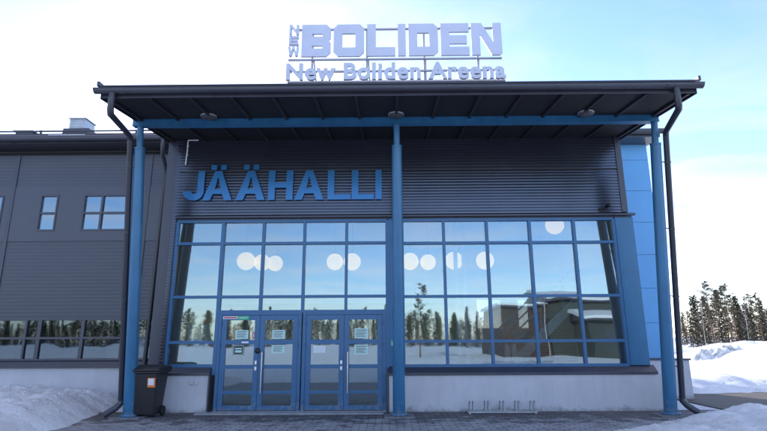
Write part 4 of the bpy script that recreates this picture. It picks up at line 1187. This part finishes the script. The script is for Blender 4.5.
def right_heap(x, y):
    e = sstep(2.4, 4.3, x - (y - 8.9) * (1.28 if y > 8.9 else 0.9) + 0.35 * fbm(x, y, 0.7, 4, 4.0))
    f = 1 - sstep(11.6, 12.7, y + 0.35 * fbm(x, y, 0.9, 3, 6.0) - max(0, x - 8) * 0.03)
    k = e * f
    h = 0.17 * k + k * (0.07 * fbm(x, y, 1.1, 5, 3.3) + 0.05 * fbm(x, y, 3.6, 4, 7.7) + 0.06 * chunks(x, y, 3.4, 5.0) + 0.03 * chunks(x, y, 7.5, 2.0))
    return h - 0.14 * (1 - k) ** 2 - 0.01
tag(heightfield("snow_heap", -1.5, 17, 4.5, 13.2, 300, 150, right_heap, M["snow"]), "low lumpy sheet of snow in the right foreground beside the column", "snow heap")
def bank(x, y):
    e = sstep(7.9, 9.2, x) * (1 - sstep(30, 38, x))
    c_ = 17.9 + 0.5 * fbm(x, 0, 0.25, 3, 1.5)
    t = abs(y - c_) / (2.0 + 0.5 * fbm(x, 1, 0.3, 3, 2.5))
    k = max(0, 1 - t * t) * e
    return -0.16 + 0.52 * k * (0.8 + 0.5 * fbm(x, y, 0.5, 5, 8.0)) + k * (0.05 * fbm(x, y, 2.5, 4, 3.0) + 0.12 * chunks(x, y, 1.8, 3.0))
tag(heightfield("snow_heap", 7.6, 40, 15.2, 21, 200, 50, bank, M["snow"]), "low ploughed ridge of snow along the far side of the road", "snow heap")
def mound(x, y):
    k = sstep(15.8, 24, x + (y - 30) * -0.10 + 1.2 * fbm(x, y, 0.2, 3, 3.0)) * (1 - sstep(44, 62, x)) * sstep(21.5, 31, y + 1.2 * fbm(x, y, 0.25, 3, 7.0)) * (1 - sstep(38, 48, y))
    return -0.2 + (1.36 + 0.12 * sstep(20, 27, x)) * k + k * (0.22 * fbm(x, y, 0.35, 5, 2.0) + 0.06 * fbm(x, y, 1.4, 4, 5.0) + 0.20 * chunks(x, y, 0.7, 6.0) * sstep(0.1, 0.5, k) * (1 - sstep(0.7, 1.0, k)))
tag(heightfield("snow_heap", 14, 64, 20, 50, 170, 110, mound, M["snow"]), "big smooth mound of ploughed snow in front of the trees", "snow heap")
def rubble(x, y):
    d = math.hypot((x - 21.3) / 2.6, (y - 34) / 1.8)
    k = max(0, 1 - d * d)
    return -0.2 + 1.0 * k + k * (0.5 * noise.noise(Vector((x * 1.6, y * 1.6, 3))) + 0.3 * noise.noise(Vector((x * 3.4, y * 3.4, 9))) + 0.5 * chunks(x, y, 1.6, 8.0))
tag(heightfield("snow_heap", 18.4, 24.2, 31.8, 36.2, 90, 70, rubble, M["snow_dirty"]), "dirty pile of broken snow lumps beside the big mound", "snow heap")
def mound2(x, y):
    d = math.hypot((x - 21.0) / 6.5, (y - 41) / 4.0)
    k = max(0, 1 - d * d)
    return -0.2 + 1.1 * k + k * 0.2 * fbm(x, y, 0.4, 4, 6.0)
tag(heightfield("snow_heap", 14, 28, 36.5, 45.5, 70, 50, mound2, M["snow"]), "rounded snow mound behind the dirty lumps", "snow heap")

# ------------------------------------------------------------------ trees
def quad_leaf(mb, p, d, l, w, rng):
    d = d.normalized()
    s = d.cross(Vector((rng.uniform(-1, 1), rng.uniform(-1, 1), rng.uniform(-1, 1))))
    if s.length < 1e-3: s = Vector((1, 0, 0))
    s = s.normalized() * w
    e = p + d * l
    mb.add([p - s * 0.5, p + d * l * 0.5 + s, e, p + d * l * 0.5 - s], [(0, 1, 2, 3)])

def make_tree(kind, h, seed):
    rng = random.Random(seed)
    tr = MB(); cr_ = MB()
    lean = Vector((rng.uniform(-.03, .03), rng.uniform(-.03, .03), 0))
    def axis(f): return Vector((0, 0, h * f)) + lean * h * f * f + Vector((math.sin(f * 7 + seed) * .04, math.cos(f * 6 + seed) * .04, 0)) * h * 0.12
    r0 = h * (0.011 if kind != "birch" else 0.008)
    tr.tube([axis(k / 8) for k in range(9)], r0, 7, True, r0 * 0.18)
    if kind == "pine":
        n = 34
        lo = rng.uniform(0.38, 0.55)
        for i in range(n):
            f = lo + (0.99 - lo) * (i / n) + rng.uniform(-.01, .01)
            az = rng.uniform(0, 2 * math.pi)
            L = h * (0.135 * (1 - (f - lo) / (1 - lo)) ** 0.6 + 0.035) * rng.uniform(0.55, 1.25)
            up = rng.uniform(-0.05, 0.55)
            d = Vector((math.cos(az), math.sin(az), up)).normalized()
            p = axis(f)
            q = p + d * L + Vector((0, 0, L * 0.12))
            tr.tube([p, p + d * L * 0.5, q], r0 * 0.22, 4, False, r0 * 0.06)
            for j in range(40):
                t = rng.uniform(0.35, 1.05)
                c_ = p.lerp(q, t) + Vector((rng.gauss(0, 1), rng.gauss(0, 1), rng.gauss(0, .7))) * L * 0.13
                dd = Vector((rng.gauss(0, 1), rng.gauss(0, 1), rng.gauss(0.5, .8)))
                quad_leaf(cr_, c_, dd, h * rng.uniform(0.016, 0.034), h * 0.0048, rng)
        # dead lower snags
        for i in range(8):
            f = rng.uniform(0.15, lo); az = rng.uniform(0, 6.28); L = h * rng.uniform(0.03, 0.09)
            p = axis(f); tr.tube([p, p + Vector((math.cos(az), math.sin(az), -0.1)) * L], r0 * 0.15, 4, False, r0 * 0.04)
    elif kind == "spruce":
        n = 62
        for i in range(n):
            f = 0.06 + 0.93 * (i / n) ** 0.9
            az = i * 2.4 + rng.uniform(-.4, .4)
            L = h * (0.155 * (1 - f) ** 0.85 + 0.012) * rng.uniform(0.6, 1.2)
            d = Vector((math.cos(az), math.sin(az), -0.22 + 0.5 * f)).normalized()
            p = axis(f); q = p + d * L + Vector((0, 0, L * 0.10))
            tr.tube([p, q], r0 * 0.16, 4, False, r0 * 0.05)
            for j in range(38):
                t = rng.uniform(0.12, 1.03)
                c_ = p.lerp(q, t) + Vector((rng.gauss(0, 1), rng.gauss(0, 1), rng.gauss(-.5, .5))) * L * 0.12
                dd = d + Vector((rng.gauss(0, .6), rng.gauss(0, .6), rng.gauss(-.5, .4)))
                quad_leaf(cr_, c_, dd, h * rng.uniform(0.018, 0.040), h * 0.0060, rng)
    else:
        n = 30
        for i in range(n):
            f = 0.32 + 0.66 * i / n
            az = rng.uniform(0, 6.28)
            L = h * (0.20 * (1 - f) ** 0.6 + 0.04) * rng.uniform(0.6, 1.2)
            d = Vector((math.cos(az), math.sin(az), rng.uniform(0.6, 1.4))).normalized()
            p = axis(f); q = p + d * L
            tr.tube([p, p.lerp(q, .5) + Vector((0, 0, L * .05)), q], r0 * 0.2, 4, False, r0 * 0.04)
            for j in range(9):
                t = rng.uniform(0.25, 1.0); s = p.lerp(q, t)
                dd = (d + Vector((rng.gauss(0, .5), rng.gauss(0, .5), rng.gauss(0, .4)))).normalized() * L * rng.uniform(.2, .45)
                cr_.tube([s, s + dd], h * 0.0016, 3, False, h * 0.0006)
    root = bpy.data.objects.new({"pine": "pine_tree", "spruce": "spruce_tree", "birch": "birch_tree"}[kind], None)
    COL.objects.link(root)
    tr.build("trunk", M[{"pine": "bark_pine", "spruce": "bark_dark", "birch": "bark_birch"}[kind]], root)
    cr_.build("crown", M[{"pine": "needle_pine", "spruce": "needle_spruce", "birch": "twig"}[kind]], root)
    root["category"] = "tree"
    return root

proto = {}
for kind, hs in (("pine", (9.5, 8.6, 10.2, 9.0)), ("spruce", (7.6, 6.4, 9.2)), ("birch", (7.6, 8.4))):
    for i, hh in enumerate(hs):
        proto[(kind, i)] = [make_tree(kind, hh, 11 + 7 * i + len(kind) * 3), False]
def plant(kind, i, x, y, s, rz, label, group):
    p = proto[(kind, i)]
    if p[1]: o = copy_tree(p[0])
    else: o = p[0]; p[1] = True
    o.location = (x, y, -0.05); o.rotation_euler = (0, 0, rz); o.scale = (s, s, s)
    o["label"] = label; o["group"] = group; o["category"] = "tree"
rng = random.Random(31)
LAB = {"pine": "tall pine with bare lower trunk in the wood behind the snow mounds", "spruce": "dark cone shaped spruce in the wood behind the snow mounds", "birch": "thin leafless birch in the wood behind the snow mounds"}
def at(px, y): return (px - 389) / 515 * y
seq = [("birch", 0, 680, 78, .9), ("spruce", 1, 683, 72, .8), ("spruce", 0, 690, 74, .98), ("birch", 1, 695, 70, .75), ("pine", 0, 703, 76, 1.0), ("pine", 1, 709, 72, .95),
       ("pine", 3, 715, 80, 1.0), ("spruce", 1, 713, 70, .75), ("birch", 0, 700, 84, .9), ("pine", 2, 721, 76, .88), ("pine", 1, 726, 86, 1.0), ("spruce", 2, 732, 82, .75), ("birch", 1, 737, 74, .8),
       ("pine", 0, 743, 82, .85), ("spruce", 1, 741, 68, .72), ("pine", 3, 750, 78, .86), ("birch", 0, 756, 80, .9), ("pine", 2, 764, 86, .75), ("birch", 1, 768, 76, .7), ("spruce", 0, 761, 90, .7),
       ("spruce", 2, 687, 92, .95), ("pine", 3, 697, 95, .95), ("birch", 1, 707, 92, 1.0), ("spruce", 0, 718, 94, .9), ("pine", 0, 730, 98, .95), ("birch", 0, 747, 95, .95), ("spruce", 1, 754, 96, .9), ("birch", 1, 725, 90, .9), ("spruce", 2, 745, 102, .8), ("spruce", 1, 735, 100, 1.0), ("spruce", 0, 765, 104, .9),
       ("spruce", 1, 677, 100, 1.0), ("pine", 1, 688, 84, .85), ("spruce", 2, 703, 104, .9), ("spruce", 0, 757, 108, .95), ("birch", 0, 733, 88, .8), ("birch", 1, 716, 86, .85), ("spruce", 1, 694, 106, 1.1), ("spruce", 0, 725, 108, 1.0), ("spruce", 2, 770, 98, .8), ("pine", 1, 776, 84, .9)]
seq += [("spruce", 2, 699, 79, .82), ("spruce", 2, 711, 83, .95), ("spruce", 2, 729, 90, .92), ("spruce", 0, 738, 78, .86), ("spruce", 2, 752, 88, .84), ("spruce", 1, 759, 74, .82), ]
for i, (k, v_, px, y, s) in enumerate(seq):
    plant(k, v_, at(px, y), y, s, rng.uniform(0, 6.28), LAB[k], "trees right of the hall")
# the wood on the far side of the square, seen in the glass
RL = {"pine": "tall pine in the wood mirrored in the glass", "spruce": "dark spruce in the wood mirrored in the glass", "birch": "leafless birch in the wood mirrored in the glass"}
for i in range(300):
    x = -118 + 206 * (i + rng.uniform(-.45, .45)) / 300
    y = -(84 + 44 * ((i * 0.618) % 1.0))
    k = rng.choices(["pine", "spruce", "birch"], (3, 7, 1))[0]
    v_ = rng.randrange({"pine": 4, "spruce": 3, "birch": 2}[k])
    far = 0.85 + 0.35 * (-y - 84) / 44
    plant(k, v_, x, y, far * (rng.uniform(.55, .85) if k == "pine" else rng.uniform(.7, 1.05)), rng.uniform(0, 6.28), RL[k], "trees across the square")
plant("pine", 1, 2.3, -15, 0.66, 1.0, "lone bushy pine close by, mirrored in the first right hand bays", "trees across the square")

def wood_mass(name, x0, x1, y0, y1, h0, h1, n_trees, seed, label_kind="stuff"):
    """A far wood that reads as one mass: hundreds of crowns of small leaf clumps run together."""
    rng = random.Random(seed); mb = MB()
    for i in range(n_trees):
        x = x0 + (x1 - x0) * (i + rng.uniform(-1, 1)) / n_trees; y = rng.uniform(y0, y1)
        h = rng.uniform(h0, h1) * (0.82 + 0.18 * noise.noise(Vector((x * 0.06, seed, 0))) * 2)
        w = h * rng.uniform(0.12, 0.22); cone = rng.random() < 0.65
        mb.tube([(x, y, -0.3), (x, y, h * 0.9)], 0.07, 4, False, 0.02)
        for k in range(110):
            f = rng.random() ** 0.8
            r = w * ((1 - f) ** 0.8 if cone else math.sqrt(max(0.02, 1 - ((f - 0.62) / 0.42) ** 2)) if f > 0.22 else 0.12)
            a = rng.uniform(0, 6.283)
            p = Vector((x + math.cos(a) * r * rng.uniform(.3, 1), y + math.sin(a) * r * rng.uniform(.3, 1), 0.15 + h * f))
            quad_leaf(mb, p, Vector((math.cos(a), math.sin(a), rng.uniform(-.6, .5))), h * rng.uniform(.04, .08), h * 0.016, rng)
    o = mb.build(name, M["needle_spruce"])
    tag(o, None, None, kind="stuff")
    return o
wood_mass("far_wood", -165, 125, -138, -120, 5.5, 8.6, 560, 5)["label"] = "far dark wood along the skyline mirrored in the glass"
wood_mass("forest_floor_thicket", 52, 120, 112, 126, 3.0, 6.0, 130, 8)["label"] = "far thicket closing the foot of the wood on the right"
# a low building across the square, mirrored in the right hand glass
M["shed_dark"] = mat("dark_grey_green_boards", (0.042, 0.050, 0.046), 0.8, var=0.15, scale=1.2, stretch=(6, 6, 0.6))
M["shed_brick"] = mat("dark_red_brickwork", (0.055, 0.036, 0.030), 0.85, var=0.3, scale=3, stretch=(2, 2, 6))
sh = thing("green_shed", "long dark building with brick end and stepped snowy roofs mirrored in the right windows", "building", (22, -24, 0))
box("wall", M["shed_dark"], sh, 13.8, 44, -30, -20, -0.3, 4.6)
box("brick_wall", M["shed_brick"], sh, 9.6, 13.79, -29.9, -20.1, -0.3, 4.3)
rf = MB().prism([(-19.5, 4.602), (-19.5, 4.75), (-25, 5.5), (-30.5, 4.75), (-30.5, 4.602)], 13.5, 44.4, "x").build("roof", M["trim"], sh)
MB().prism([(-19.55, 4.76), (-19.55, 4.98), (-25, 5.78), (-25, 5.52)], 13.6, 44.3, "x").build("roof_snow", M["snow"], rf)
rf = MB().prism([(-19.7, 4.302), (-19.7, 4.42), (-30.2, 4.42), (-30.2, 4.302)], 9.3, 13.48, "x").build("flat_roof", M["trim"], sh)
MB().prism([(-19.75, 4.43), (-19.75, 4.55), (-30.1, 4.6), (-30.1, 4.43)], 9.35, 13.45, "x").build("roof_snow", M["snow"], rf)
lt = box("porch", M["shed_dark"], sh, 16.0, 40, -19.99, -17.6, -0.3, 2.9)
rf = MB().prism([(-17.1, 2.91), (-17.1, 3.03), (-19.99, 3.55), (-19.99, 2.91)], 15.6, 40.4, "x").build("porch_roof", M["trim"], lt)
MB().prism([(-17.05, 3.04), (-17.05, 3.24), (-19.98, 3.80), (-19.98, 3.56)], 15.5, 40.5, "x").build("porch_roof_snow", M["snow"], lt)
for x in (17.6, 20.4, 23.2, 26.0, 28.8):
    w = box("window", M["trim"], lt, x - .55, x + .55, -17.6, -17.55, 1.0, 2.2)
for x in (10.3, 11.3, 12.3, 13.2):
    for z in (1.3, 2.7):
        w = box("window", M["trim"], sh, x - .27, x + .27, -20.1, -20.05, z, z + .75)
        box("window_glass", M["void_glass"], w, x - .22, x + .22, -20.049, -20.04, z + .05, z + .70)
# hardware of the yard in front of it
for x, lab in ((12.4, "slim lamp post left of the dark building mirrored in the glass"), (19.0, "slim lamp post before the porch mirrored in the glass")):
    p = thing("street_lamp", lab, "street lamp", (x, -16.5, 0))
    MB().tube([(x, -16.5, -0.1), (x, -16.5, 4.2)], 0.05, 8).build("pole", M["galv"], p)
    MB().box(x - .28, x + .28, -16.6, -16.4, 4.2, 4.28).build("lamp_head", M["galv"], p, 0.01)
# undergrowth and young trees that close the foot of the wood
rng = random.Random(77)
for i in range(46):
    px = 674 + 110 * (i + rng.uniform(-.4, .4)) / 46
    y = rng.uniform(86, 118)
    k = rng.choice(["birch", "spruce", "spruce", "birch", "pine"])
    plant(k, rng.randrange({"pine": 4, "spruce": 3, "birch": 2}[k]), at(px, y), y, rng.uniform(.42, .75), rng.uniform(0, 6.28), {"pine": "young pine low in the wood behind the snow mounds", "spruce": "young spruce filling the foot of the wood behind the mounds", "birch": "young bare birch filling the foot of the wood behind the mounds"}[k], "trees right of the hall")
